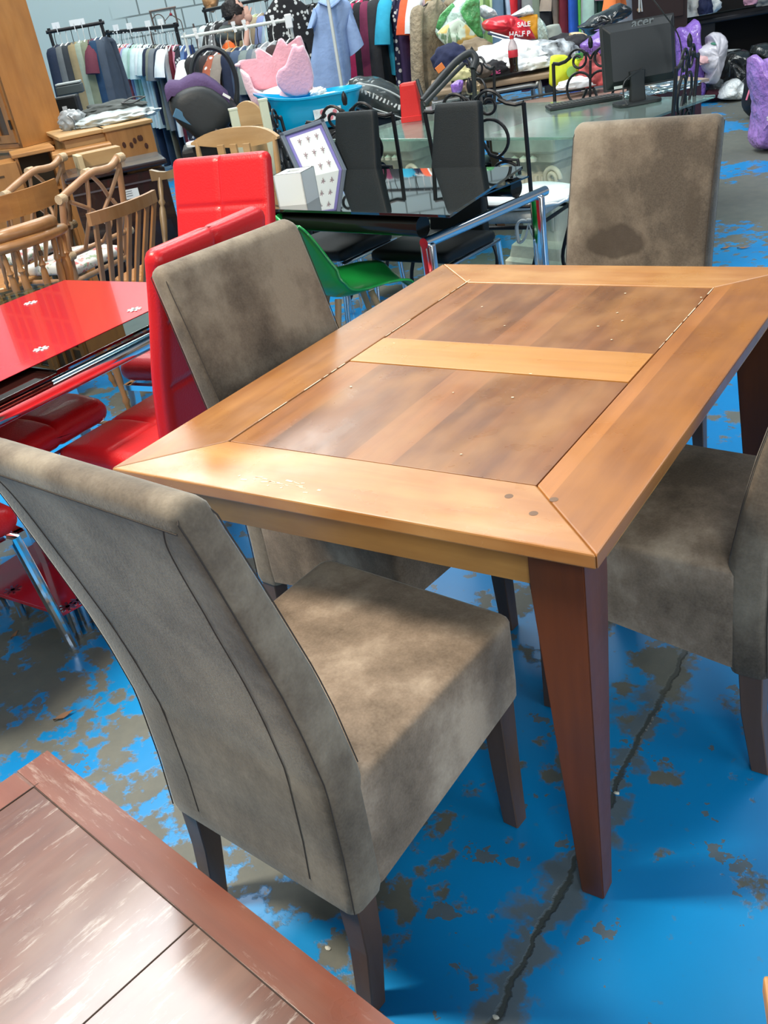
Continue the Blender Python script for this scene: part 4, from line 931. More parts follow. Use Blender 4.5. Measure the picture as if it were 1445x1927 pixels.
for k,(px,py,a) in enumerate(((596,166,.05),(618,176,.055))):
    q=dp(px,py,6.05); t=thing('white_soft_toy','fluffy white '+('upper' if k==0 else 'lower')+' one of two soft lumps in the blue bath beside the crown chair','soft toy',(q.x,q.y,q.z-a*.8),CY)
    m=MB(); m.blob((0,0,0),(a*(1.1 if k==0 else 1.6),a,a*.9),k+4,.3,3,-.8,4); m.build('fluff',plain('white_plush',(.8,.82,.78),.9,bump=.5,bs=60) if k==0 else bpy.data.materials['white_plush'],t,70)
# black case in clear plastic
q=dp(716,190,6.2); t=thing('wrapped_black_case','black padded case wrapped in shiny clear plastic, tilted down to the right','case',(q.x,q.y,q.z),CY); t.scale=(1.08,1.08,1.08)
MC=Matrix.Rotation(R(24),4,'Y')
m=MB(); m.blob((0,.1,-.07),(.20,.14,.17),7,.08,1.5,-.5,4,M=MC); m.build('case_body',plain('black_padded',(.02,.023,.025),.4,bump=.3,bs=30),t,60)
m=MB(); m.blob((-.01,.1,-.08),(.225,.165,.195),12,.12,2.6,-.5,4,ridge=.06,M=MC); m.build('plastic_wrap',glass('wrap_film',(.9,.95,.95),.16,.06),t,60)
m=MB(); m.tube([MC@Vector(p) for p in smoothpath([(-.17,-.07,.06),(-.05,-.085,.075),(.08,-.07,.06),(.19,-.04,.02)],5)],.005,5); m.tube([MC@Vector(p) for p in smoothpath([(-.2,-.07,-.03),(-.05,-.1,-.045),(.08,-.1,-.05),(.2,-.04,-.06)],5)],.004,5); m.build('pale_piping',plain('pale_piping',(.5,.55,.55),.4),t,50)
m=MB(); random.seed(3)
for k in range(12): m.box((-.13+.024*k,-.082,.03-.003*k),(random.uniform(.006,.016),.004,random.uniform(.01,.03)),ry=random.uniform(-.6,.6),M=MC)
m.build('white_script',plain('white_print',(.7,.75,.75),.5),t,0)['kind']='stuff'
m=MB(); m.box((0,.14,-.42),(.34,.2,.66),bev=.02); m.build('stand_box',plain('navy_box',(.012,.03,.06),.6),t,30)
# pushchair parts (dark foam bars) in front of the jumble table
q=dp(850,150,5.6); t=thing('folded_pushchair','folded black pushchair with foam grips, leaning left of the jumble table','pushchair',(q.x,q.y,0),CY)
def Xp(px,py,w=5.6):
    p=dp(px,py,w)-Vector((q.x,q.y,0)); return Vector((p.dot(rgt),p.dot(fwd)+q.to_2d().length*0-fwd.dot(Vector((0,0,0))),p.z))
def XL(px,py,w,Q): 
    p=dp(px,py,w)-Vector((Q.x,Q.y,0)); return Vector((p.dot(rgt),p.dot(fwd),p.z))
m=MB(); m.tube(smoothpath([XL(*p,5.5,q) for p in ((795,190),(828,150),(860,115),(885,100),(895,112),(890,130))],6),.022,8); m.build('grip_bar',DKF,t,50)
m=MB(); m.tube(smoothpath([XL(*p,5.45,q) for p in ((800,195),(822,172),(852,140),(872,120))],5),.014,8); m.tube([XL(785,150,5.5,q),XL(800,200,5.5,q)],.011,8); m.build('frame_tube',DKF,t,50)
m=MB(); m.tube([XL(795,190,5.5,q),Vector((-.22,-.08,0))],.014,8); m.tube([XL(890,130,5.5,q),Vector((.1,.02,0))],.014,8); m.tube([Vector((-.26,-.08,.02)),Vector((.14,.02,.02))],.014,8); m.build('lower_frame',DKF,t,50)
m=MB(); m.box(tuple(XL(828,128,5.45,q)),(.05,.01,.035),ry=R(-30)); m.build('orange_tab',plain('orange_tab',(.75,.2,.04),.5),t,0)

# wooden table behind the glass one, and maroon cabinet at its right end
TB=plain('pink_brown_board',(.30,.20,.16),.35,coat=.2,var=.1,vs=3)
a=at(920,190,.70); b_=at(1285,150,.70); 
q=dp(1100,180,5.75); t=thing('wooden_side_table','pinkish brown wooden table with dark rim behind the glass table','table',(q.x,q.y,0),CY-R(6))
m=MB(); m.box((-.06,.11,q.z-.02),(1.15,.37,.03),bev=.004); m.build('tabletop',TB,t,30)
m=MB(); m.box((-.06,-.06,q.z-.08),(1.1,.02,.09)); m.build('apron',plain('brown_apron',(.11,.055,.03),.4),t,0)
m=MB(); m.tube([(-.58,.26,q.z+.008),(-.2,.28,q.z+.012),(.1,.24,q.z+.01)],.012,8,flat=.6); m.build('dark_rim',DKF,t,40)
for x in (-.58,.46):
    for y in (-.03,.25): m=MB(); m.box((x,y,(q.z-.04)/2),(.05,.05,q.z-.04)); m.build('leg',bpy.data.materials['brown_apron'],t,0)
q=dp(1308,150,5.4); t=thing('maroon_cabinet','maroon wooden cabinet with pale top edge beyond the iron chair','cabinet',(q.x,q.y,0),CY+R(10))
m=MB(); m.box((-.09,.15,(q.z-.02)/2),(.26,.3,q.z-.02)); m.build('carcass',plain('maroon_wood',(.06,.012,.016),.35,coat=.2),t,0)
m=MB(); m.box((-.09,.13,q.z-.008),(.30,.36,.016),bev=.002); m.build('top_board',plain('tan_top',(.34,.26,.2),.4),t,0)
# tiny green vase etc skipped; jumble table with heaps
q=dp(940,150,6.1); JZ=q.z
t=thing('jumble_table','tan folding table with grey metal tube frame, heaped with clothes and bags','table',(q.x,q.y,0),CY-R(8))
m=MB(); m.box((.12,.35,JZ-.018),(1.15,.8,.036),bev=.01); m.build('tabletop',plain('tan_laminate',(.34,.25,.17),.45),t,30)
m=MB(); m.tube(smoothpath([(-.45,-.02,JZ-.075),(.1,-.02,JZ-.06),(.22,-.02,JZ-.065),(.255,-.01,JZ-.11),(.26,0,0.0)],5),.016,10); m.build('front_frame_tube',plain('grey_steel_tube',(.45,.48,.5),.3,.7),t,50)
m=MB(); m.tube(smoothpath([(-.45,.72,JZ-.075),(.22,.72,JZ-.065),(.26,.72,JZ-.12),(.26,.72,0)],5),.016,10); m.tube([(-.44,-.02,JZ-.08),(-.44,-.02,0)],.016,10); m.tube([(-.44,.72,JZ-.08),(-.44,.72,0)],.016,10); m.build('frame_tube',bpy.data.materials['grey_steel_tube'],t,50)
def cloth(name,c,rough=.85,var=.12): 
    return plain(name,c,rough,bump=.6,bs=16,var=var,vs=7)
def heap(name,label,cat,px,py,w,d,mat,seed,flat=-.4,amp=.25,freq=2.4,rz=0,group=None,z=None,ridge=.05,part='fabric_folds'):
    'crumpled heap whose bottom centre sits at the photo point'
    q=dp(px,py,w); t=thing(name,label,cat,(q.x,q.y,q.z if z is None else z),CY+R(rz),group)
    m=MB(); m.blob((0,0,0),d,seed,amp,freq,flat,4,ridge=ridge); m.build(part,mat,t,70); return t
WHC=cloth('white_cloth',(.80,.83,.84),.8,.04); KHA=cloth('khaki_cloth',(.22,.17,.11)); NAVY=cloth('navy_cloth',(.012,.018,.06),.85,.2)
heap('white_clothes','large white garment heap behind the cola bottle on the jumble table','clothes',955,132,6.25,(.27,.2,.17),WHC,21,ridge=.15)
heap('cap','dark navy bundle like a cap leaning left on the jumble table','clothes',850,128,6.2,(.125,.12,.15),NAVY,22,amp=.15,rz=-20)
heap('khaki_garment','khaki brown garment draped between navy bundle and red bag','clothes',890,112,6.35,(.15,.12,.12),KHA,23)
heap('rolled_towel','brown-grey rolled towel at the front of the jumble table','towel',905,146,6.05,(.075,.12,.085),cloth('brown_towel',(.13,.10,.08)),24,-.8,.1)
heap('black_garment','black garment between the white heap and the cola bottle','clothes',930,142,6.1,(.12,.08,.09),cloth('black_cloth',(.012,.012,.015)),25)
heap('patterned_scarf','black and white patterned scarf heap right of the white heap','scarf',1030,120,6.3,(.2,.16,.14),plain('black_white_pattern',(.30,.33,.35),.8,bump=.8,bs=14,var=.95,vs=16),26,ridge=.1)
heap('yellow_garment','cream yellow bit of cloth under the dark foam grip','clothes',860,150,5.9,(.09,.06,.08),cloth('cream_cloth',(.62,.58,.30)),27)
heap('white_garment','small white garment in front of the patterned scarf','clothes',1000,130,6.1,(.13,.08,.07),WHC,28,ridge=.15)
heap('pink_box_cloth','small bright pink cloth under the edge of the black garment','clothes',928,140,6.04,(.05,.03,.035),cloth('hot_pink',(.65,.10,.28)),29)
# cola bottle
q=dp(968,136,6.0); t=thing('cola_bottle','half full plastic cola bottle with red cap and red label','bottle',(q.x,q.y,q.z),CY)
m=MB(); m.lathe([(.0,.001),(.026,.002),(.028,.012),(.027,.03),(.026,.045),(.029,.07),(.030,.10)],seg=16); m.build('cola',plain('cola_brown',(.015,.006,.004),.08,coat=.6),t,50)
m=MB(); m.lathe([(.030,.100),(.031,.14),(.028,.155),(.02,.175),(.012,.187),(.012,.195)],seg=16); m.build('bottle_shoulder',plain('clear_bottle_plastic',(.7,.62,.62),.1,trans=.6,coat=.5),t,50)
m=MB(); m.lathe([(.0308,.088),(.0316,.09),(.0316,.128),(.0308,.13)],seg=16); m.build('red_label',plain('red_label',(.6,.03,.05),.4),t,50)
m=MB(); m.lathe([(.0,.193),(.014,.193),(.014,.212),(.0,.213)],seg=14); m.build('cap',plain('red_cap',(.6,.02,.03),.4),t,40)
# carrier bags on the table
def bag(name,label,pts,w,th,mat,seed=1,cat='bag',lean=0,group=None,part='bag_body',rnd=.2,sub=2):
    'soft bag with photo-shaped outline, real thickness, at depth w; pts = photo outline'
    cx=sum(p[0] for p in pts)/len(pts); cy=max(p[1] for p in pts)
    Q=dp(cx,cy,w); t=thing(name,label,cat,tuple(Q),CY,group)
    P=[]
    for x,y in pts:
        v=dp(x,y,w)-Q; 
        # keep the outline in the upright plane facing the camera heading
        dd=FW+RT*((x-722.5)/FPX)-UP*((y-963.5)/FPX); s=((Q-CAM).dot(fwd))/dd.dot(fwd); v=CAM+dd*s-Q
        P.append(Vector((v.dot(rgt),0,v.z)))
    S_=[]; n=len(P)
    for i in range(n):
        p0,p1,p2,p3=P[i-1],P[i],P[(i+1)%n],P[(i+2)%n]
        for k in range(5):
            f=k/5; cr=.5*((2*p1)+(p2-p0)*f+(2*p0-5*p1+4*p2-p3)*f*f+(-p0+3*p1-3*p2+p3)*f**3); S_.append(cr.lerp(p1.lerp(p2,f),.55))
    c=sum(S_,Vector())/len(S_); rg=[]; o=Vector((seed*3.1,seed*1.3,0)); sz=max((p-c).length for p in S_)
    K=[(.02,-1),(.25,-.99),(.45,-.95),(.62,-.87),(.76,-.74),(.87,-.57),(.95,-.35),(1,0),(.95,.35),(.87,.57),(.7,.78),(.45,.93),(.05,1)]
    for f,y in K:
        r_=[]
        for p in S_:
            v=Vector((c.x+(p.x-c.x)*f,0,c.z+(p.z-c.z)*f)); u=v*(2.2/sz)
            k=noise.noise(Vector((u.x,u.z,y*1.5))+o); rd=1-2.2*abs(noise.noise(Vector((u.x*2.1,u.z*1.3,y*2))+o)); rd2=1-2.5*abs(noise.noise(Vector((u.x*4.5,u.z*3.5,y*3))+o))
            v.y=y*th/2*(1+rnd*2*k)+lean*v.z-math.copysign((rd*.30+rd2*.12)*rnd*2.2*th/2*(1-abs(y)*.0)*(1 if abs(y)>.3 else .3),-y); v.y+=.014*noise.noise(v*28+o)*min(1,sz*6); v.x+=.25*rnd*sz*.25*noise.noise(u*3+o); r_.append(v)
        rg.append(r_)
    m=MB(); m.loft(rg); ob=m.build(part,mat,t,75)
    return t,Q
FILM=dict(rough=.28,bump=1.0,bs=16,coat=.4,bd=.03)
GRN=plain('green_film',(.09,.38,.12),var=.3,vs=8,**FILM); MINT=plain('mint_film',(.50,.66,.60),var=.15,vs=8,**FILM)
def daff():
    m,N,L,p=nt('daffodil_print'); tc=N.new('ShaderNodeTexCoord'); v=tc.outputs['Object']
    a=noisen(N,L,v,11,2,.4); b=noisen(N,L,v,18,2,.5,(2.2,1,.6),(4,4,4))
    c=mix(N,L,ramp(N,L,b,[(.55,0.),(.6,.9)]),(.60,.74,.60),(.13,.27,.14)); c=mix(N,L,ramp(N,L,a,[(.53,0.),(.58,.95)]),c,(.72,.50,.13))
    L.new(c,p.inputs['Base Color']); p.inputs['Roughness'].default_value=.4; return m
t,Q=bag('flowered_carrier_bag','green carrier bag printed with yellow daffodils, left of the red bag',[(818,60),(833,28),(862,-4),(900,-6),(902,30),(912,60),(900,72),(862,88),(840,85)],6.75,.26,MINT,1)
t2,_=bag('panel','',[(820,63),(862,34),(900,70),(880,84),(840,86)],6.58,.06,daff(),2); 
ch=t2.children[0]; mwx=Matrix.Translation(t2.location)@Matrix.Rotation(CY,4,'Z'); ch.parent=t; ch.matrix_local=(Matrix.Translation(t.location)@Matrix.Rotation(CY,4,'Z')).inverted()@mwx; ch.name='daffodil_panel'; ch['label']='pale panel printed with yellow daffodils'; bpy.data.objects.remove(t2)
def adopt(t2,t,nm,lab=None):
    ch=t2.children[0]; mwx=Matrix.Translation(t2.location)@Matrix.Rotation(CY,4,'Z'); ch.parent=t; ch.matrix_local=(Matrix.Translation(t.location)@Matrix.Rotation(CY,4,'Z')).inverted()@mwx; ch.name=nm
    if lab: ch['label']=lab
    bpy.data.objects.remove(t2)
t2,_=bag('panel','',[(866,22),(880,-4),(901,-5),(904,45),(910,72),(893,66),(880,48)],6.6,.07,GRN,3); adopt(t2,t,'green_side','bright green film side')
t2,_=bag('panel','',[(820,52),(828,28),(850,6),(856,12),(842,30),(828,56)],6.62,.04,GRN,4); adopt(t2,t,'green_handle','green film handle')
SAL=plain('red_bag_film',(.62,.02,.035),rough=.4,bump=.5,bs=10,coat=.2,var=.12,vs=6)
t,Q=bag('red_sale_bag','bright red carrier bag with white SALE lettering lying on the clothes',[(906,45),(914,37),(938,30),(958,28),(975,34),(990,42),(1000,58),(1007,74),(985,76),(950,70),(925,62),(910,55)],6.45,.26,SAL,5)
WT=plain('white_lettering',(.85,.82,.82),.5)
for s,px,py,sz,rz_ in (('SALE',974,45,.042,4),('HALF P',968,63,.046,6)):
    p=dp(px,py,6.45)-Q; text('lettering',s,sz,WT,t,(p.dot(rgt),-.150,p.z),(R(90),R(rz_),0),.001,0,.001)
t,_=bag('orange_carrier_bag','flat orange-yellow carrier bag right of the red bag',[(975,34),(1011,27),(1013,72),(1003,74),(992,45)],6.85,.06,plain('orange_film',(.85,.38,.02),rough=.4,bump=.4,bs=8),6,rnd=.05)
t,_=bag('white_carrier_bag','white and green plastic bag standing right of the orange bag',[(1013,32),(1024,45),(1030,70),(1031,85),(1014,78)],6.7,.12,MINT,7)
t,_=bag('white_plastic_bag','white knotted plastic bag above the left end of the red bag',[(903,12),(912,9),(930,18),(936,30),(915,36),(904,30)],6.8,.14,plain('white_film',(.75,.8,.8),**FILM),8)
t,_=bag('white_plastic_bag','white plastic bag tied above the orange bag',[(960,30),(985,14),(995,9),(1004,20),(1002,27),(980,31)],6.8,.12,bpy.data.materials['white_film'],9)
t,_=bag('grey_board','pale grey-green stiff board leaning behind the patterned scarf',[(1026,50),(1052,45),(1058,70),(1032,80)],7.0,.03,plain('grey_green_board',(.38,.43,.38),.6),10,'board',rnd=.01)
t,_=bag('striped_track_trousers','navy strip of cloth with white piping lying along the red bag',[(918,61),(924,59),(990,80),(992,84),(985,84),(920,66)],6.3,.06,plain('navy_stripe',(.04,.06,.11),.7),11,'clothes',rnd=.03)
m=MB(); Q=t.location
for a,b_ in (((920,60),(990,79)),((924,67),(988,85))):
    m.tube([Vector(((dp(x,y,6.26)-Q).dot(rgt),-.035,(dp(x,y,6.26)-Q).z)) for x,y in (a,b_)],.004,5)
m.build('white_piping',WHITEPL,t,40)
t,_=bag('yellow_apron','bright lime yellow printed bag hanging over the table edge',[(1036,106),(1062,103),(1075,110),(1100,108),(1103,135),(1085,142),(1062,158),(1048,165),(1033,158)],5.95,.07,plain('lime_fabric',(.62,.72,.03),.6,bump=.3,bs=8,var=.08),12,rnd=.05)
Q=t.location; m=MB()
for px,py,rx_,rz_ in ((1072,135,.030,.034),(1092,120,.024,.022)): 
    p=dp(px,py,5.9)-Q; m.lathe([(0,0),(1,0),(1,.1),(0,.12)],seg=18,M=Matrix.Translation((p.dot(rgt),-.045,p.z))@Matrix.Rotation(R(90),4,'X')@Matrix.Diagonal((rx_,rz_,.05,1)))
m.build('round_print',plain('green_print',(.25,.52,.12),.6),t,40)
p=dp(1085,104,5.9)-Q; m=MB(); m.box((p.dot(rgt),-.03,p.z),(.045,.02,.03)); m.build('green_tag',plain('green_tag',(.06,.30,.07),.5),t,0)
heap('red_white_clothes','red and white striped garment beside the lime yellow bag','clothes',1118,160,5.85,(.10,.10,.17),plain('red_white_stripe',(.55,.10,.10),.8,bump=.6,bs=14,var=.9,vs=9),31,amp=.3)
heap('white_garment','white garment at the foot of the lime yellow bag','clothes',1085,165,5.8,(.12,.06,.06),WHC,32)
t,_=bag('cream_handbag','cream and brown handbag lying open above the lime bag',[(1072,62),(1090,60),(1104,65),(1102,74),(1092,82),(1075,80)],6.7,.12,plain('cream_leather',(.66,.52,.31),.5,var=.1),13)
heap('black_garment','black knitted garment behind the iron chair, left of the purple bag','clothes',1085,92,6.5,(.11,.10,.09),cloth('charcoal_cloth',(.02,.02,.024)),33)
heap('black_garment','dark fringed garment right of the patterned scarf','clothes',1060,90,6.8,(.14,.1,.09),bpy.data.materials['charcoal_cloth'],37)
heap('purple_garment','dark purple clothing under the jumble table top','clothes',990,165,6.35,(.35,.15,.07),cloth('deep_purple_cloth',(.05,.03,.09)),34)
PUR=plain('purple_film',(.25,.13,.52),rough=.3,bump=1.0,bs=14,bd=.035,coat=.4,var=.18,vs=7)
t,_=bag('purple_bag','purple charity bag lying left of the monitor, dark letters on it',[(1092,85),(1110,72),(1135,55),(1142,60),(1140,115),(1118,112),(1097,104)],6.4,.22,PUR,14)
Q=t.location; p=dp(1103,94,6.3)-Q; text('lettering','reu',.045,plain('dark_lettering',(.03,.015,.08),.5),t,(p.dot(rgt),-.125,p.z),(R(90),0,0))
t,_=bag('purple_bag','small purple bag between the foam grips under the jumble table',[(848,160),(862,150),(872,152),(868,172),(852,178)],5.75,.08,PUR,15)
t,_=bag('gold_paper_bag','crumpled gold foil bag behind the iron chair finial',[(876,152),(890,148),(900,155),(905,160),(900,178),(880,178),(876,168)],5.7,.09,plain('gold_foil',(.5,.36,.2),rough=.25,metal=.6,bump=1,bs=25),16)
t,_=bag('black_bin_bag','black bin bag slumped high above the purple bag, left of the brown dresser',[(1088,52),(1105,42),(1120,28),(1150,15),(1165,5),(1180,12),(1187,22),(1180,30),(1160,40),(1130,58),(1105,68),(1098,58)],7.3,.3,plain('black_bin_film',(.014,.017,.018),rough=.22,bump=1.2,bs=16,coat=.5),17)
t,_=bag('purple_bag','thin purple bag lying along the back of the monitor',[(1118,58),(1150,48),(1192,42),(1192,50),(1150,60)],7.0,.12,PUR,18)
# ---------------------------------------------------------------- clothes rails
_gm={}
def gmat(c,kind='plain'):
    key=(tuple(round(x,3) for x in c),kind)
    if key in _gm: return _gm[key]
    nm='garment_cloth_%d'%len(_gm)
    m=plain(nm,c,.85,bump=.4,bs=25,var=.10,vs=9)
    if kind in('dots','stripes'):
        N,L=m.node_tree.nodes,m.node_tree.links; p=N['Principled BSDF']; tc=N.new('ShaderNodeTexCoord')
        if kind=='dots':
            v=N.new('ShaderNodeTexVoronoi'); v.inputs['Scale'].default_value=22; L.new(tc.outputs['Object'],v.inputs['Vector']); f=ramp(N,L,v.outputs[0],[(.28,1.),(.34,0.)])
        else:
            w=N.new('ShaderNodeTexWave'); w.inputs['Scale'].default_value=5; w.inputs['Distortion'].default_value=1; w.bands_direction='Y'; L.new(tc.outputs['Object'],w.inputs[0]); f=ramp(N,L,w.outputs[0],[(.6,0.),(.7,1.)])
        L.new(mix(N,L,f,c,(.6,.62,.6)),p.inputs['Base Color'])
    _gm[key]=m; return m
HWH=plain('white_hanger',(.7,.72,.7),.4); HBL=plain('black_hanger',(.02,.02,.022),.4); HWO=plain('wooden_hanger',(.55,.38,.18),.4)
def garment(kind,c,seed,hgr=HWH,length=.7,width=.22,mat='plain'):
    'hangs from z=0 (hook top) downward; shoulders along x'
    rnd=random.Random(seed); m=MB(); rings=[]; n=20; o=Vector((seed*1.7,seed*.6,0))
    top=-.10; rows=10 if kind!='trousers' else 8
    for i in range(rows+1):
        f=i/rows; z=top-length*f
        if kind=='trousers': hw=.13+.02*math.sin(f*2); th=.035
        elif kind in('coat','dress'): hw=width*(.28+.72*min(1,(f*9)**.6)) if f<.12 else width*(.93+.35*(f-.12)); th=.045+.03*f
        else: hw=width*(.28+.72*min(1,(f*7)**.6)) if f<.15 else width*(.86+.1*(f-.15)); th=.04+.015*f
        r=[]
        for k in range(n):
            a=2*PI*k/n; x=hw*math.cos(a); y=th*math.sin(a); w=noise.noise(Vector((x*14,f*2.2,seed))+o)
            r.append(Vector((x*(1+.05*w*f),y+ .028*w*(.3+f),z-(abs(x)/width)**1.5*.055*(1-f)+.012*w*f)))
        rings.append(r)
    m.loft(rings[::-1])
    if kind!='trousers' and kind!='dress':
        ls={'tee':.2,'shirt':.24,'coat':.56,'long':.52}[kind]; fl=.06 if kind in('tee','shirt') else .03
        for sx in (-1,1):
            P=[Vector((sx*width*.72,0,top-.035)),Vector((sx*width*.98,0,top-.085)),Vector((sx*(width*1.08+fl),.0,top-.085-ls*.5)),Vector((sx*(width*1.06+fl*1.5),.01,top-.085-ls))]
            m.tube(smoothpath(P,4),[.03,.05,.056,.06,.06,.058,.058,.058,.06,.062,.064,.066,.066],8,flat=.55)
    return m,hgr
def hang(name,label,P,rz,kind,c,seed,length=.7,width=.22,hgr=None,mat='plain',group=None,cat='clothes',scale=1):
    hgr=hgr or HWH
    t=thing(name,label,cat,tuple(P),rz,group); m,h=garment(kind,c,seed,hgr,length,width,mat); m.build('garment_body',gmat(c,mat),t,70)
    m=MB(); m.tube([(0,0,-.105),(0,0,-.045),(.012,0,-.015),(.022,0,.0),(.016,0,.018),(0,0,.022),(-.014,0,.014)],.0035,5); m.tube([(-.17,0,-.145),(-.05,0,-.11),(0,0,-.10),(.05,0,-.11),(.17,0,-.145)],.008,6); m.build('hanger',hgr,t,50)
    if scale!=1: t.scale=(scale,)*3
    return t
def rail(name,label,A,B,mat,r=.014,feet=True,capn=True,ext=.03):
    A=Vector(A);B=Vector(B); d=(B-A); L_=d.to_2d().length; ang=math.atan2(d.y,d.x)
    t=thing(name,label,'clothes rail',(A.x,A.y,0),ang)
    m=MB(); m.tube([(-ext,0,A.z),(L_+ext,0,B.z)],r,10); m.build('hanging_bar',mat,t,40)
    for x,z in ((0,A.z),(L_,B.z)):
        m=MB(); m.tube([(x,0,0.04),(x,0,z+.03)],r*.95,8); m.build('upright',mat,t,40)
        if feet: m=MB(); m.tube([(x,-.22,.04),(x,.22,.04)],r*.95,8); m.box((x,0,.055),(.05,.06,.05)); m.build('foot_bar',mat,t,40)
    m=MB(); m.tube([(0,0,.12),(L_,0,.12)],r*.8,8); m.build('lower_bar',mat,t,40)
    return t
GRP='second-hand clothes hanging on rails'
def words(c):
    r,g,b=c; mx=max(c)
    if mx<.035: return 'black'
    if min(c)>.5: return 'white'
    if mx-min(c)<.05: return 'dark grey' if mx<.15 else 'light grey'
    return 'coloured'
BLACKR=plain('black_rail_paint',(.012,.012,.014),.4,.2); WHITER=plain('white_rail_paint',(.65,.7,.66),.35,.1)
def colname(c): return c
def series(A,B,items,rz,where,group,seed0,zoff=-.015,wd=.21):
    A=Vector(A);B=Vector(B); n=len(items)
    for i,it in enumerate(items):
        f=(i+.6)/n; P=A.lerp(B,f)+Vector((0,0,zoff)); cn,c,kind,ln=it[:4]; mt=it[4] if len(it)>4 else 'plain'; hg=it[5] if len(it)>5 else (HWH if i%3 else HBL)
        nm={'tee':'t_shirt','shirt':'shirt','coat':'coat','long':'jacket','dress':'dress','trousers':'trousers'}[kind]
        hang(nm,f'{cn} {nm.replace("_","-") if nm=="t_shirt" else nm} {where[0]} '+where[1](i,n),P,rz+R(random.Random(seed0+i).uniform(-8,8)),kind,c,seed0+i,ln,wd,hg,mt,None,nm.replace('_','-'))
# rail 1: black rail with coats, far left
A=dp(93,60,8.8);B=dp(190,43,8.8)
rail('clothes_rail','black metal clothes rail full of coats near the hutch',A,B,BLACKR,.016)
I=[('navy',(.015,.025,.05),'coat',.8),('grey',(.13,.14,.14),'coat',.85),('charcoal',(.03,.035,.04),'coat',.95),('beige collared',(.30,.23,.12),'coat',.85),('sage green',(.30,.35,.27),'coat',1.0),('olive green',(.20,.22,.14),'coat',1.05),('maroon strapped',(.14,.03,.05),'tee',.35),('dark blue',(.012,.045,.10),'coat',1.1),('slate blue',(.06,.08,.11),'coat',.85)]
ordn=['first','second','third','fourth','fifth','sixth','seventh','eighth','ninth','tenth','eleventh','twelfth','thirteenth','fourteenth','fifteenth','sixteenth','seventeenth','eighteenth','nineteenth','twentieth']
A1=A; 
series(A,B+(B-A)*.0,I,CY+R(85),('on the coat rail by the hutch,',lambda i,n:f'{ordn[i]} from the left'),GRP,100,wd=.165)
for k,(px,nm_) in enumerate(((105,'left'),(138,'middle'),(152,'right'))):
    p=dp(px,48-(px-105)*.15,8.7); t=thing('size_marker','white plastic size marker on the coat rail, '+nm_+' one of three','size marker',tuple(p),CY); m=MB(); m.box((0,0,.0),(.07,.004,.05)); m.box((0,0,-.04),(.006,.004,.07)); m.build('marker_plate',WHITEPL,t,0)
# rail 2: black rail with shirts
A=dp(203,62,11.0);B=dp(330,48,10.4)
rail('clothes_rail','black metal clothes rail crowded with short-sleeved shirts, left of the car seat',A,B,BLACKR,.022)
wh=(.72,.78,.78); mi=(.45,.62,.58)
I=[('black',(.012,.012,.014),'long',.9),('brown-black',(.035,.03,.03),'coat',1.1),('white',wh,'tee',.75),('white',wh,'tee',.75),('red and white',(.5,.12,.12),'tee',.7),('lavender blue',(.30,.32,.5),'tee',.8),('pale mint',mi,'shirt',.8),('mint green',(.35,.55,.45),'shirt',.8),('ice white',(.6,.74,.74),'shirt',.85),('white polo',wh,'tee',.85),('aqua white',(.62,.76,.75),'tee',.85),('navy',(.012,.02,.05),'tee',.8),('olive grey',(.22,.23,.18),'shirt',.85),('slate grey',(.16,.18,.2),'shirt',.85),('dark navy',(.010,.02,.045),'tee',.85),('bright white',(.8,.85,.85),'tee',.9),('maroon',(.12,.008,.018),'dress',1.2),('rose pink',(.65,.24,.32),'dress',1.0),('black spotted',(.02,.02,.03),'dress',.9,'dots'),('cornflower blue',(.12,.22,.42),'dress',.9),('royal navy',(.02,.05,.18),'dress',1.0)]
ordn+=['twenty-first']
A2,B2=A,dp(352,62,9.6)
series(A,B2,I,CY+R(76),('on the shirt rail,',lambda i,n:f'{ordn[i]} from the left'),GRP,200)
for k,(px,nm_) in enumerate(((218,'leftmost'),(243,'second from the left'),(278,'second from the right'),(302,'rightmost'))):
    p=dp(px,60-(px-205)*.13-6,10.2); t=thing('size_marker','white plastic size marker on the shirt rail, '+nm_,'size marker',tuple(p),CY); m=MB(); m.box((0,0,.0),(.06,.004,.06)); m.box((0,0,-.05),(.008,.004,.1)); m.build('marker_plate',WHITEPL,t,0)
# lower row of trousers under the shirts
A=dp(222,150,11.2);B=dp(345,135,10.2)
rail('clothes_rail','low black rail carrying trousers beneath the shirt rail',A,B,BLACKR,.014)
I=[('charcoal',(.03,.03,.035),'trousers',.75),('pale grey',(.45,.5,.5),'trousers',.8),('white',(.6,.66,.66),'trousers',.8),('black',(.012,.012,.015),'trousers',.8),('light grey',(.35,.4,.42),'trousers',.8),('dark blue',(.012,.03,.07),'trousers',.85),('denim',(.03,.06,.11),'trousers',.85),('khaki',(.22,.2,.14),'trousers',.9),('navy',(.012,.018,.04),'trousers',.85),('pale blue',(.35,.42,.5),'trousers',.8),('black',(.012,.01,.015),'trousers',.85)]
series(A,B,I,CY+R(74),('on the low rail under the shirts,',lambda i,n:f'{ordn[i]} from the left'),GRP,300)
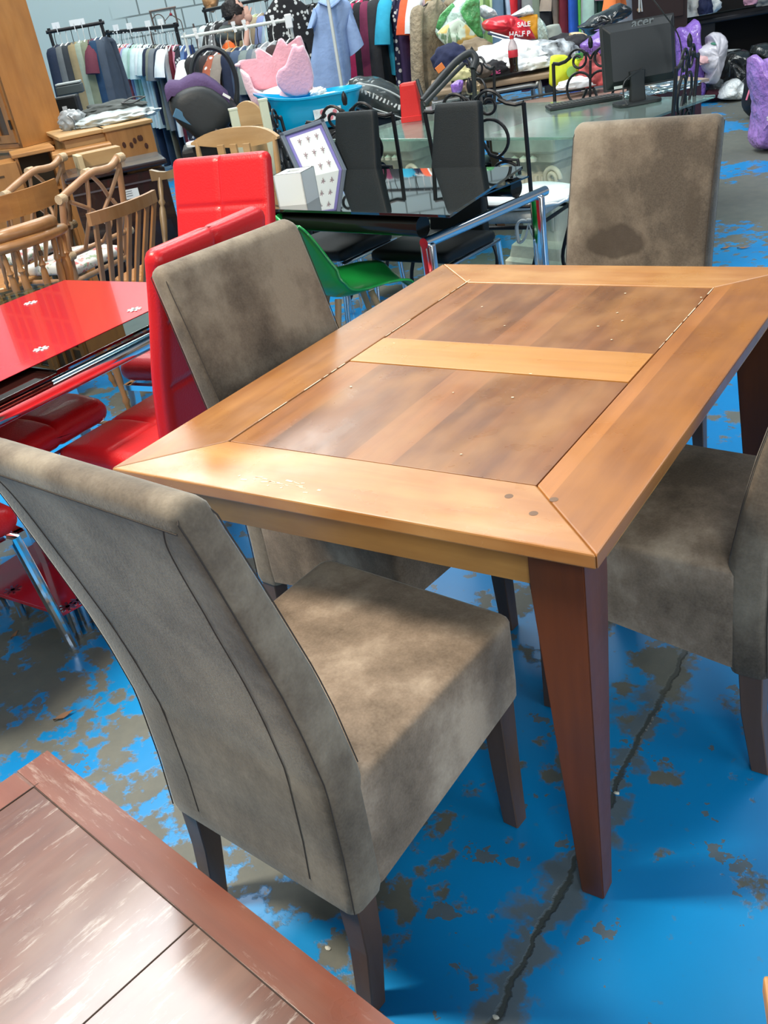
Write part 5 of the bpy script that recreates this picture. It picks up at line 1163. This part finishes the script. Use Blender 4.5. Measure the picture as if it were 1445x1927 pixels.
# rail 3: white rail with hangers
A=dp(348,70,7.6);B=dp(545,37,7.2)
rail('clothes_rail','white metal clothes rail with hangers above the car seat',A,B,WHITER,.013)
I=[('white sleeveless',(.7,.75,.74),'tee',.6),('black',(.012,.012,.014),'long',.8),('black',(.01,.012,.014),'coat',.9),('brown-black',(.03,.02,.02),'long',.8),('rust patterned',(.30,.08,.04),'tee',.45,'dots'),('taupe',(.22,.19,.16),'tee',.6,'plain',HWO),('navy',(.012,.02,.05),'long',.75,'plain',HWO),('denim blue',(.05,.08,.14),'long',.75),('grey-green',(.16,.2,.19),'shirt',.75),('slate',(.10,.13,.16),'shirt',.75),('grey marl',(.20,.21,.22),'shirt',.7),('light grey',(.30,.32,.33),'shirt',.7),('dark brown',(.04,.02,.02),'long',.75),('black',(.012,.012,.014),'coat',.9)]
series(A,B,I,CY+R(66),('on the white rail,',lambda i,n:f'{ordn[i]} from the left'),GRP,400,-.03)
for k,px in enumerate((368,440,460,513)):
    p=dp(px,66-(px-348)*.165,7.15); t=thing('size_marker','white clip marker on the white rail, '+('leftmost','second from the left','second from the right','rightmost')[k],'size marker',tuple(p),CY); m=MB(); m.box((0,0,0),(.022,.006,.075),ry=R(-12)); m.box((0,0,.025),(.03,.008,.025)); m.build('clip_body',WHITEPL,t,0)
p=dp(543,40,7.15); t=thing('rail_joint','white plastic corner joint at the right end of the white rail','rail joint',tuple(p),CY); m=MB(); m.box((0,0,-.0),(.055,.05,.10),bev=.008); m.build('joint_body',WHITEPL,t,30)
# rail 4: behind the person, patterned tops up to the dotted dress
A=dp(385,20,9.6);B=dp(620,-28,8.2)
rail('clothes_rail','black clothes rail of tops running behind the stooping person',A,B,BLACKR,.016)
I=[('white',(.6,.65,.64),'long',.6),('black trimmed',(.02,.02,.02),'tee',.6),('grey patterned',(.2,.2,.2),'shirt',.6,'dots'),('black',(.012,.012,.012),'long',.7),('dark grey',(.04,.04,.05),'long',.7),('cream',(.5,.46,.3),'shirt',.6),('black',(.014,.014,.016),'long',.7),('pale yellow',(.5,.55,.3),'shirt',.6),('beige',(.35,.28,.18),'shirt',.6),('blue lilac',(.2,.25,.45),'shirt',.7),('light blue',(.3,.42,.52),'shirt',.7),('pale aqua',(.38,.52,.52),'shirt',.7),('pink',(.6,.22,.28),'tee',.6),('grey blue',(.16,.2,.25),'shirt',.7),('dark grey',(.05,.05,.055),'long',.8),('black dotted',(.016,.016,.018),'dress',1.0,'dots'),('black',(.014,.014,.016),'dress',1.1),('mid blue denim',(.05,.08,.13),'long',.8)]
series(A,B,I,CY+R(62),('on the rail behind the person,',lambda i,n:f'{ordn[i]} from the left'),GRP,500)
p=dp(535,0,7.9); hang('dress','black dress with white dots hanging right of the stooping person',p+Vector((0,0,.16)),CY+R(12),'dress',(.016,.016,.018),77,.95,.2,HBL,'dots',cat='dress')
# blue short sleeved shirt, facing the camera, with its white rail post
p=dp(628,-22,6.9); SHB=(.26,.38,.62)
t=thing('shirt','pale blue short-sleeved shirt facing the camera behind a thin white post','shirt',tuple(p),CY+R(6))
m=MB(); prof_=[((600,-2),(647,-4)),((592,12),(660,8)),((586,30),(668,30)),((590,60),(658,62)),((585,100),(662,100)),((580,140),(666,140)),((578,185),(668,185))]
rg=[]
for i,(a,b_) in enumerate(prof_):
    pa=dp(*a,6.9)-p; pb=dp(*b_,6.9)-p; xa,xb=pa.dot(rgt),pb.dot(rgt); z=(pa.z+pb.z)/2; n=32; r_=[]
    for k in range(n):
        an=2*PI*k/n; x=(xa+xb)/2+(xb-xa)/2*math.cos(an); w_=noise.noise(Vector((x*16,z*1.5,3))); r_.append(Vector((x,.05*math.sin(an)*(1 if i else .6)+.03*w_*min(1,i/2),z)))
    rg.append(r_)
m.loft(rg[::-1]); o=m.build('shirt_body',gmat(SHB),t,70)
for nm_,P in (('sleeve',((590,14),(578,55),(590,52),(598,40))),('sleeve',((660,10),(689,85),(662,110),(652,60)))):
    m=MB(); V=[(dp(*q_,6.88)-p) for q_ in P]; V=[Vector((v.dot(rgt),0,v.z)) for v in V]
    a0,a1,b1,b0=V; rg=[]
    for f in (0,.33,.66,1):
        u=a0.lerp(a1,f); v=b0.lerp(b1,f); c=(u+v)/2; h=(u-v)/2; rg.append([c+h*math.cos(2*PI*k/12)+Vector((0,(.045+.02*f)*math.sin(2*PI*k/12),0)) for k in range(12)])
    m.loft(rg); m.build(nm_,gmat(SHB),t,70)
m=MB(); c0=dp(620,0,6.82)-p; c0=Vector((c0.dot(rgt),-.03,c0.z)); m.tube([c0+Vector((-.08,0,.0)),c0+Vector((-.03,-.03,-.03)),c0+Vector((.0,-.035,-.045)),c0+Vector((.05,-.03,-.02)),c0+Vector((.09,0,.01))],.017,7,flat=.6); m.build('collar',gmat(SHB),t,60)
A=dp(612,-30,6.75); t=thing('rail_post','thin white metal rail post standing in front of the pale blue shirt','post',(A.x,A.y,0),CY)
m=MB(); m.tube([(0,0,0),(0,0,A.z+.1)],.0125,10); m.build('post_tube',WHITER,t,50); m=MB(); m.tube([(-.0,-.2,.02),(0,.2,.02)],.0125,8); m.build('foot_bar',WHITER,t,50)
# rail 5: ladies' garments right of the blue shirt, big and near
A=dp(640,-25,7.4);B=dp(860,-70,6.9)
rail('clothes_rail','dark clothes rail right of the pale blue shirt',A,B,BLACKR,.014)
I=[('black',(.014,.014,.016),'coat',.95),('dark brown',(.03,.02,.022),'coat',.95),('crimson pink',(.45,.02,.09),'coat',1.0),('black leather',(.012,.012,.014),'coat',.95),('plum',(.16,.02,.06),'long',.5),('charcoal',(.022,.024,.028),'coat',1.05),('turquoise',(.02,.32,.48),'shirt',.55),('navy spotted',(.015,.015,.05),'dress',1.0,'dots'),('dark purple',(.03,.015,.06),'dress',1.05),('orange red',(.7,.10,.03),'tee',.45),('white',(.68,.74,.74),'tee',.95),('pale pink',(.6,.45,.48),'dress',1.0),('caramel',(.42,.26,.10),'coat',.85),('light grey',(.36,.39,.37),'dress',1.05),('taupe',(.25,.21,.16),'dress',1.0)]
series(A,B,I,CY+R(60),('right of the pale blue shirt,',lambda i,n:f'{ordn[i]} from the left'),GRP,600)
FUR=plain('taupe_fur',(.30,.25,.17),.95,bump=1.2,bs=40,var=.3,vs=14)
p=dp(812,-30,6.7)
t=thing('fur_coat','taupe shaggy fur coat hanging left of the flowered carrier bag','coat',tuple(p),CY+R(40)); m,_=garment('coat',(.3,.25,.17),901,length=.68,width=.2); m.build('coat_body',FUR,t,80); m=MB(); m.tube([(-.17,0,-.145),(0,0,-.10),(0,0,.02)],.006,6); m.build('hanger',HBL,t,40)
# rail 6: far back, top centre-right
A=dp(868,-45,9.2);B=dp(1178,-110,8.8)
rail('clothes_rail','far clothes rail running above the heap of bags at the top of the photo',A,B,BLACKR,.016)
I=[('black',(.014,.014,.016),'coat',1.1),('lilac',(.35,.3,.45),'long',.7),('blue denim',(.10,.2,.35),'long',.75),('apple green',(.42,.6,.25),'long',.8),('pale lime',(.5,.62,.35),'dress',.9),('steel blue',(.12,.2,.28),'long',.7),('pale blue',(.40,.5,.62),'dress',.95),('bright red',(.62,.02,.03),'dress',.95),('dark plum',(.05,.02,.04),'dress',1.0),('grey',(.25,.26,.25),'long',.9),('sage',(.18,.22,.16),'coat',1.0),('black',(.02,.02,.022),'coat',1.05),('beige',(.38,.3,.23),'shirt',.8),('burgundy',(.16,.015,.025),'dress',1.0),('royal blue',(.02,.10,.45),'dress',1.25),('green strip',(.12,.5,.08),'trousers',1.2),('light grey',(.42,.42,.40),'dress',1.15),('mint',(.4,.6,.5),'long',.8),('dark green',(.015,.07,.05),'dress',1.0),('dusty pink',(.5,.25,.28),'shirt',.8),('light grey',(.4,.42,.43),'shirt',.85)]
series(A,B,I,CY+R(52),('on the far rail,',lambda i,n:f'{ordn[i]} from the left'),GRP,700)
p=dp(1154,-62,8.4); hang('shirt','small orange shirt at the right end of the far rail',p+Vector((0,0,.0)),CY+R(55),'shirt',(.8,.2,.05),55,.28,.09,HBL,cat='shirt')

# ---------------------------------------------------------------- stooping person at the rail
SKIN=plain('skin',(.58,.34,.26),.6); HAIR=plain('dark_hair',(.012,.009,.008),.6,bump=.6,bs=60)
q=dp(428,22,8.6)
t=thing('person','person with short dark hair, grey hood and orange top, hand raised to the face','person',(q.x,q.y,0),CY)
def pl(px,py,w=8.6):
    p_=dp(px,py,w)-Vector((q.x,q.y,0)); return Vector((p_.dot(rgt),p_.dot(fwd),p_.z))
hd=pl(443,24)
def ell(mb,c,r_,M=None,sub=3): 
    tb=bmesh.new(); bmesh.ops.create_icosphere(tb,subdivisions=sub,radius=1); tb.verts.index_update()
    mb.add([Vector((v.co.x*r_[0],v.co.y*r_[1],v.co.z*r_[2])) for v in tb.verts],[[v.index for v in f.verts] for f in tb.faces],Matrix.Translation(c)@(M or Matrix())); tb.free()
# one continuous body: skin-modifier skeleton
def skinfig(name,verts,edges,rad,mat,parent,sub=2):
    me=bpy.data.meshes.new(name); me.from_pydata([tuple(v) for v in verts],edges,[]); me.materials.append(mat); o=bpy.data.objects.new(name,me); COL.objects.link(o); o.parent=parent
    s=o.modifiers.new('skin','SKIN'); s.use_smooth_shade=True; me.skin_vertices.new() if not me.skin_vertices else None
    for i,r_ in enumerate(rad): me.skin_vertices[0].data[i].radius=(r_,r_)
    me.skin_vertices[0].data[0].use_root=True
    u=o.modifiers.new('sub','SUBSURF'); u.levels=u.render_levels=sub; return o
pelv=Vector((-.14,.05,.88)); chest=Vector((-.08,.03,1.18)); neck=hd+Vector((-.05,.02,-.13))
V=[pelv,Vector((-.12,.05,1.02)),chest,neck+Vector((-.03,0,-.02)),neck+Vector((.01,0,.03)),hd+Vector((-.01,0,-.02)),hd+Vector((.0,0,.05)),
   Vector((-.16,-.05,.5)),Vector((-.16,-.06,.09)),Vector((-.12,-.16,.04)), Vector((-.12,.15,.5)),Vector((-.14,.15,.09)),Vector((-.10,.05,.04)),
   Vector((-.05,-.14,1.22)),Vector((.03,-.20,1.02)),Vector((.12,-.17,1.22)),hd+Vector((.105,-.10,-.07)),
   Vector((-.05,.18,1.22)),Vector((0,.24,1.0)),Vector((.15,.2,.95)),Vector((.22,.18,.97))]
E_=[(0,1),(1,2),(2,3),(3,4),(4,5),(5,6),(0,7),(7,8),(8,9),(0,10),(10,11),(11,12),(2,13),(13,14),(14,15),(15,16),(2,17),(17,18),(18,19),(19,20)]
Rr=[.12,.12,.13,.06,.05,.075,.085,.075,.045,.035,.075,.045,.035,.055,.042,.032,.02,.055,.042,.03,.022]
skinfig('body',V,E_,Rr,SKIN,t)
m=MB(); ell(m,hd+Vector((0,0,.0)),(.092,.078,.115)); ell(m,hd+Vector((.088,-.0,-.015)),(.02,.016,.026)); ell(m,hd+Vector((.05,0,-.075)),(.045,.05,.04)); ell(m,hd+Vector((-.012,-.078,-.01)),(.016,.012,.028)); m.build('face',SKIN,t,80)
m=MB(); m.blob(hd+Vector((-.022,0,-.02)),(.108,.092,.15),3,.12,3,-.1,4); m.blob(hd+Vector((-.055,0,-.05)),(.06,.085,.10),5,.12,3,-.7,3); m.box(tuple(hd+Vector((.07,-.045,.03))),(.03,.03,.006)); m.build('hair',HAIR,t,70)
m=MB(); ell(m,hd+Vector((.083,-.03,.018)),(.006,.008,.006),None,2); m.box(tuple(hd+Vector((.09,-.01,-.062))),(.01,.03,.006)); m.build('eye_and_mouth',plain('dark_feature',(.08,.03,.025),.5),t,40)
hb=hd+Vector((.112,-.11,-.055))
for k in range(5):
    m=MB(); dx=.012*(k-2); l=(.05,.062,.066,.06,.045)[k]; tip=hb+Vector((.0+dx*1.0+(.02 if k==4 else 0),.02,l+.03)); m.tube([hb+Vector((dx*.6,0,.0)),hb+Vector((dx*.9,-.005,.035)),hb.lerp(tip,.8)+Vector((0,-.002,0)),tip],[.010,.009,.008,.006],7); m.build('finger',SKIN,t,70)
m=MB(); ell(m,hb+Vector((0,0,.0)),(.036,.018,.042)); m.build('palm',SKIN,t,80)
m=MB(); ORG=plain('orange_cloth',(.75,.13,.02),.8,bump=.4,bs=25); HOOD=plain('grey_hood_cloth',(.07,.085,.08),.85,bump=.4,bs=30)
skinfig('orange_top',[Vector((-.13,.05,.86)),Vector((-.12,.05,1.02)),chest+Vector((0,0,.02)),Vector((-.05,-.15,1.21)),Vector((.01,-.2,1.05)),Vector((-.05,.19,1.21)),Vector((0,.24,1.02))],[(0,1),(1,2),(2,3),(3,4),(2,5),(5,6)],[.135,.14,.15,.075,.06,.075,.06],ORG,t)
m=MB(); m.blob(neck+Vector((-.03,0,-.10)),(.15,.16,.15),8,.12,2,-.6,4); m.build('hood',HOOD,t,70)
skinfig('trousers',[Vector((-.14,.05,.9)),Vector((-.155,-.05,.52)),Vector((-.16,-.06,.12)),Vector((-.12,.15,.52)),Vector((-.14,.15,.12))],[(0,1),(1,2),(0,3),(3,4)],[.14,.09,.06,.09,.06],plain('dark_trouser_cloth',(.02,.022,.03),.8),t)
for sy in (-.1,.11):
    m=MB(); m.blob((-.1,sy,.0),(.13,.05,.07),4,.05,2,-.6,3); m.build('shoe',plain('dark_shoe',(.02,.02,.02),.5) if sy<0 else bpy.data.materials['dark_shoe'],t,60)
# orange-brown bag hanging on the wall beside the rail
t,_=bag('brown_bag','orange-brown bag hanging high beside the wall, left of the person',[(380,-8),(412,-8),(410,10),(402,24),(388,20),(382,8)],9.8,.15,plain('tan_leather',(.42,.22,.09),.5,var=.2),41)
# metal wall ornament seen over the shirt rail
wq=dp(318,40,11.5); t=thing('metal_frame_stand','rusty brown metal frame stand with a small red knob above the shirt rail','stand',(wq.x,wq.y,0),CY+R(5))
RU=plain('rusty_metal',(.16,.12,.10),.6,.3)
def PW_(px,py): 
    p=dp(px,py,11.5); v=p-Vector((wq.x,wq.y,0)); return Vector((v.dot(rgt),0,v.z))
m=MB(); 
for a,b_ in (((282,22),(332,13)),((284,22),(292,60)),((328,14),(335,50))):
    m.tube([PW_(*a),PW_(*b_)],.012,6)
m.build('outer_frame',RU,t,40)
m=MB()
m.tube(smoothpath([PW_(*a) for a in ((286,40),(292,30),(300,27),(308,33),(311,45))],4),.006,6); m.tube([PW_(310,40),PW_(321,27)],.005,6); m.tube([PW_(321,14),PW_(322,27)],.005,6); m.tube(smoothpath([PW_(*a) for a in ((322,27),(332,34),(340,40),(344,60))],4),.006,6); m.build('curl',RU,t,40)
m=MB(); ell(m,PW_(322,27),(.018,.018,.018)); m.build('knob',plain('red_knob',(.4,.03,.04),.4),t,60)
m=MB(); 
for x in (-.25,.28): m.tube([(x,0,0),(x,0,1.45)],.012,6)
m.build('leg',RU,t,40)
# ---------------------------------------------------------------- far right: dressers, desk, bags on the floor
DBR=wood('dark_mahogany',(.055,.022,.012),(.03,.012,.008),'X',0,0,.35,31,.2,coat=.2)
q=dp(1285,60,9.9); t=thing('brown_dresser','dark brown wooden dresser with drawer behind the monitor','dresser',(q.x,q.y,0),CY-R(4)); t.scale=(1.11,1.11,1.11)
m=MB(); m.box((-.35,.25,.62),(.78,.5,1.24)); m.build('carcass',plain('dark_brown_carcass',(.022,.008,.006),.5),t,0)
for k in range(2):
    z=1.02-.55*k*0+(-.0 if k==0 else -.32); m=MB(); m.box((-.35,-.012,z+.08),(.70,.024,.24 if k==0 else .22),bev=.004); o=m.build('drawer',DBR if k==0 else bpy.data.materials['dark_brown_carcass'],t,30)
    m=MB(); m.lathe([(.0,0),(.018,.002),(.018,.02),(0,.03)],(0,0,0),12,M=Matrix.Translation((-.42,-.03,z+.08))@Matrix.Rotation(R(90),4,'X')); m.build('knob',plain('tan_knob',(.4,.25,.15),.4) if k==0 else bpy.data.materials['tan_knob'],o,50)
m=MB(); m.box((-.35,.25,1.25),(.84,.55,.03),bev=.006); m.build('top_board',DBR,t,30)
q=dp(1345,33,10.2); DT=q.z/1.11; t=thing('black_desk','black desk with kneehole behind the bags at the right','desk',(q.x,q.y,0),CY-R(3)); t.scale=(1.11,1.11,1.11)
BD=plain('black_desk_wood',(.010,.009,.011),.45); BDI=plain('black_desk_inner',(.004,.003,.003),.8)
m=MB(); m.box((.40,.32,DT-.02),(1.45,.75,.045),bev=.012); m.build('desk_top',BD,t,30)
m=MB(); m.box((-.13,.35,(DT-.05)/2),(.3,.6,DT-.05)); m.build('pedestal',BD,t,0)
m=MB(); m.box((1.02,.35,(DT-.05)/2),(.34,.6,DT-.05)); m.build('pedestal',BD,t,0)
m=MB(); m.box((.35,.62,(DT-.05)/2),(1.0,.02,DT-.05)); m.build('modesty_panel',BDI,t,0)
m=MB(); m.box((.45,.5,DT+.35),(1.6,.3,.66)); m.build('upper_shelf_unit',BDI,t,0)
heap('white_plush_bundle','white fluffy bundle with a navy strap on top of the black desk','soft toy',1316,28,10.1,(.21,.15,.22),bpy.data.materials['white_plush'],51,amp=.3,part='fluff')
heap('navy_garment','navy blue garment lying over the white bundle on the black desk','clothes',1326,26,9.95,(.07,.08,.22),NAVY,52,amp=.3)
heap('pink_garment','pale pink cloth hanging over the edge of the black desk','clothes',1415,8,10.0,(.08,.05,.11),cloth('dusty_pink_cloth',(.42,.22,.30)),53)
heap('grey_garment','grey cloth at the top right corner of the photo','clothes',1440,10,10.0,(.11,.06,.11),cloth('grey_rag',(.14,.15,.15)),54)
t,_=bag('purple_bag','tall purple charity bag standing just right of the monitor',[(1272,58),(1290,50),(1305,36),(1311,38),(1312,75),(1315,100),(1322,150),(1322,187),(1276,190)],9.35,.3,PUR,61)
TRW=plain('translucent_white_film',(.72,.70,.76),rough=.3,bump=1.0,bs=14,coat=.4,trans=.15,var=.12,vs=6)
t,Q=bag('white_carrier_bag','translucent white carrier bag with red and green contents, right of the purple bag',[(1312,94),(1326,85),(1337,79),(1334,66),(1342,60),(1356,62),(1364,74),(1365,96),(1360,118),(1352,138),(1346,158),(1328,157),(1332,141),(1322,132),(1314,114)],9.15,.28,TRW,62)
for nm_,px,py,c,r_ in (('pink_content',1328,112,(.70,.42,.43),.075),('green_content',1337,82,(.08,.28,.18),.018)):
    p=dp(px,py,8.98)-Q; m=MB(); m.blob((p.dot(rgt),-.07,p.z-r_*.5),(r_*1.2,.06,r_*1.2),3,.3,3,-.8,3); m.build(nm_,plain(nm_,c,.4),t,60)
t,_=bag('grey_plastic_bag','grey translucent bag slumped below the white carrier bag',[(1325,150),(1345,158),(1358,145),(1362,165),(1352,176),(1330,184),(1324,176)],9.45,.3,plain('smoky_film',(.12,.14,.15),**FILM),63)
BIN=bpy.data.materials['black_bin_film']
q=at(1378,186,0)
t,_=bag('black_bin_bag','large black bin bag on the floor behind the small white bag',[(1362,125),(1368,108),(1378,97),(1398,92),(1412,100),(1416,140),(1412,175),(1400,184),(1370,184),(1358,172)],9.4,.5,BIN,64)
t,_=bag('grey_white_bag','grey-white plastic bag peeping above the large black bin bag',[(1365,105),(1372,93),(1392,92),(1400,98),(1390,104),(1378,104)],9.75,.2,plain('grey_white_film',(.42,.45,.45),**FILM),65)
t,_=bag('white_plastic_bag','small white knotted bag on the blue floor, right of the maroon cabinet',[(1352,185),(1360,165),(1372,152),(1386,147),(1398,160),(1400,180),(1388,187),(1370,188)],9.15,.26,bpy.data.materials['white_film'],66)
t,_=bag('maroon_cloth_bundle','maroon cloth bundle on the floor left of the small white bag',[(1322,180),(1330,170),(1352,168),(1358,180),(1350,188),(1325,188)],9.3,.24,cloth('maroon_cloth',(.05,.008,.018)),67)
t,_=bag('black_bin_bag','crumpled black bag at the right photo edge above the big purple bag',[(1415,100),(1422,85),(1440,80),(1460,84),(1472,110),(1474,188),(1436,190),(1424,112)],9.2,.4,BIN,68)
t,_=bag('white_shoe','white flat strip of cloth lying on the black bags',[(1398,101),(1412,97),(1426,98),(1425,103),(1405,105)],9.1,.06,WHITEPL,69,'cloth')
t,Q=bag('black_gym_bag','black upright bag with a bright pink stripe, left of the big purple bag',[(1412,115),(1418,108),(1430,110),(1440,150),(1440,220),(1425,222),(1408,218),(1400,205),(1402,170)],8.15,.2,plain('black_nylon',(.01,.01,.012),.5,bump=.3,bs=30),70)
m=MB(); m.tube([Vector(((dp(x,y,8.0)-Q).dot(rgt),-.10,(dp(x,y,8.0)-Q).z)) for x,y in ((1413,112),(1409,140),(1404,170),(1402,188))],.008,6); m.build('pink_stripe',plain('bright_pink',(.8,.2,.3),.5),t,40)
t,Q=bag('purple_bag','big purple charity bag standing on the floor at the right photo edge',[(1412,108),(1422,102),(1435,112),(1460,105),(1480,120),(1478,200),(1470,278),(1440,281),(1418,278),(1415,262),(1422,240),(1424,200),(1416,165)],6.93,.34,plain('pale_purple_film',(.36,.2,.58),rough=.28,bump=1.0,bs=12,bd=.04,coat=.4,var=.25,vs=6),71)
p=dp(1441,220,6.72)-Q; text('lettering','tu',.06,WT,t,(p.dot(rgt),-.17,p.z),(R(90),0,0))
# boxes and shelves under / between
q=dp(860,330,4.6)
# debris on the floor
lf=plain('dry_leaf',(.24,.13,.07),.8)
for k,(px,py,s,a) in enumerate(((120,1350,.05,20),(292,1343,.035,0),(28,1198,.03,60),(1365,468,.06,10),(1398,468,.06,-30))):
    q=at(px,py,0); t=thing('dry_leaf',('curled brown leaf on the floor left of the near suede chair','thin dark leaf close to the near suede chair','dark curled leaf on the floor near the left photo edge','left of two dark leaves on the floor right of the far chair','right of two dark leaves on the floor right of the far chair')[k],'leaf',(q.x,q.y,.001),R(a+40))
    m=MB(); rg=[]
    for i in range(7):
        f=i/6; w=s*.16*math.sin(PI*min(.98,max(.04,f))); x=(f-.5)*s; rg.append([Vector((x,-w,.003+.01*abs(f-.5))),Vector((x,0,.001+.008*f)),Vector((x,w,.004+.006*f)),Vector((x,0,.003+.008*f))])
    m.loft(rg); m.tube([(s*.5,0,.008),(s*.7,s*.08,.004)],.0008,4); m.build('leaf_blade',lf,t,60)
random.seed(77)
chip=plain('pale_chip',(.6,.6,.52),.7)
for k,(px,py,lab) in enumerate(((292,772,'small white chip on the floor between the red seats'),(617,1785,'small white chip in the crack-side shade by the old table'),(1160,1493,'tiny pale stone in the floor crack behind the table leg'),(933,1915,'pale stone in the floor crack at the bottom of the photo'),(283,1305,'white speck on the floor left of the near chair'))):
    q=at(px,py,0); t=thing('paint_chip',lab,'chip',(q.x,q.y,.0005)); m=MB(); m.blob((0,0,0),(.006,.004,.003),k,.3,3,-.3,2); m.build('chip_body',chip,t,0)
# corner of a pale wooden piece at the lower right photo edge
q=at(1452,1925,.40); t=thing('pine_stool','orange-brown wooden stool top just entering the lower right corner','stool',(q.x+.17,q.y-.035,0),R(20))
m=MB(); m.box((0,0,.385),(.30,.30,.03),bev=.004); m.build('stool_top',PINEX,t,30)
for sx in (-1,1):
    for sy in (-1,1): m=MB(); m.box((sx*.12,sy*.12,.185),(.035,.035,.37)); m.build('leg',PINE,t,0)
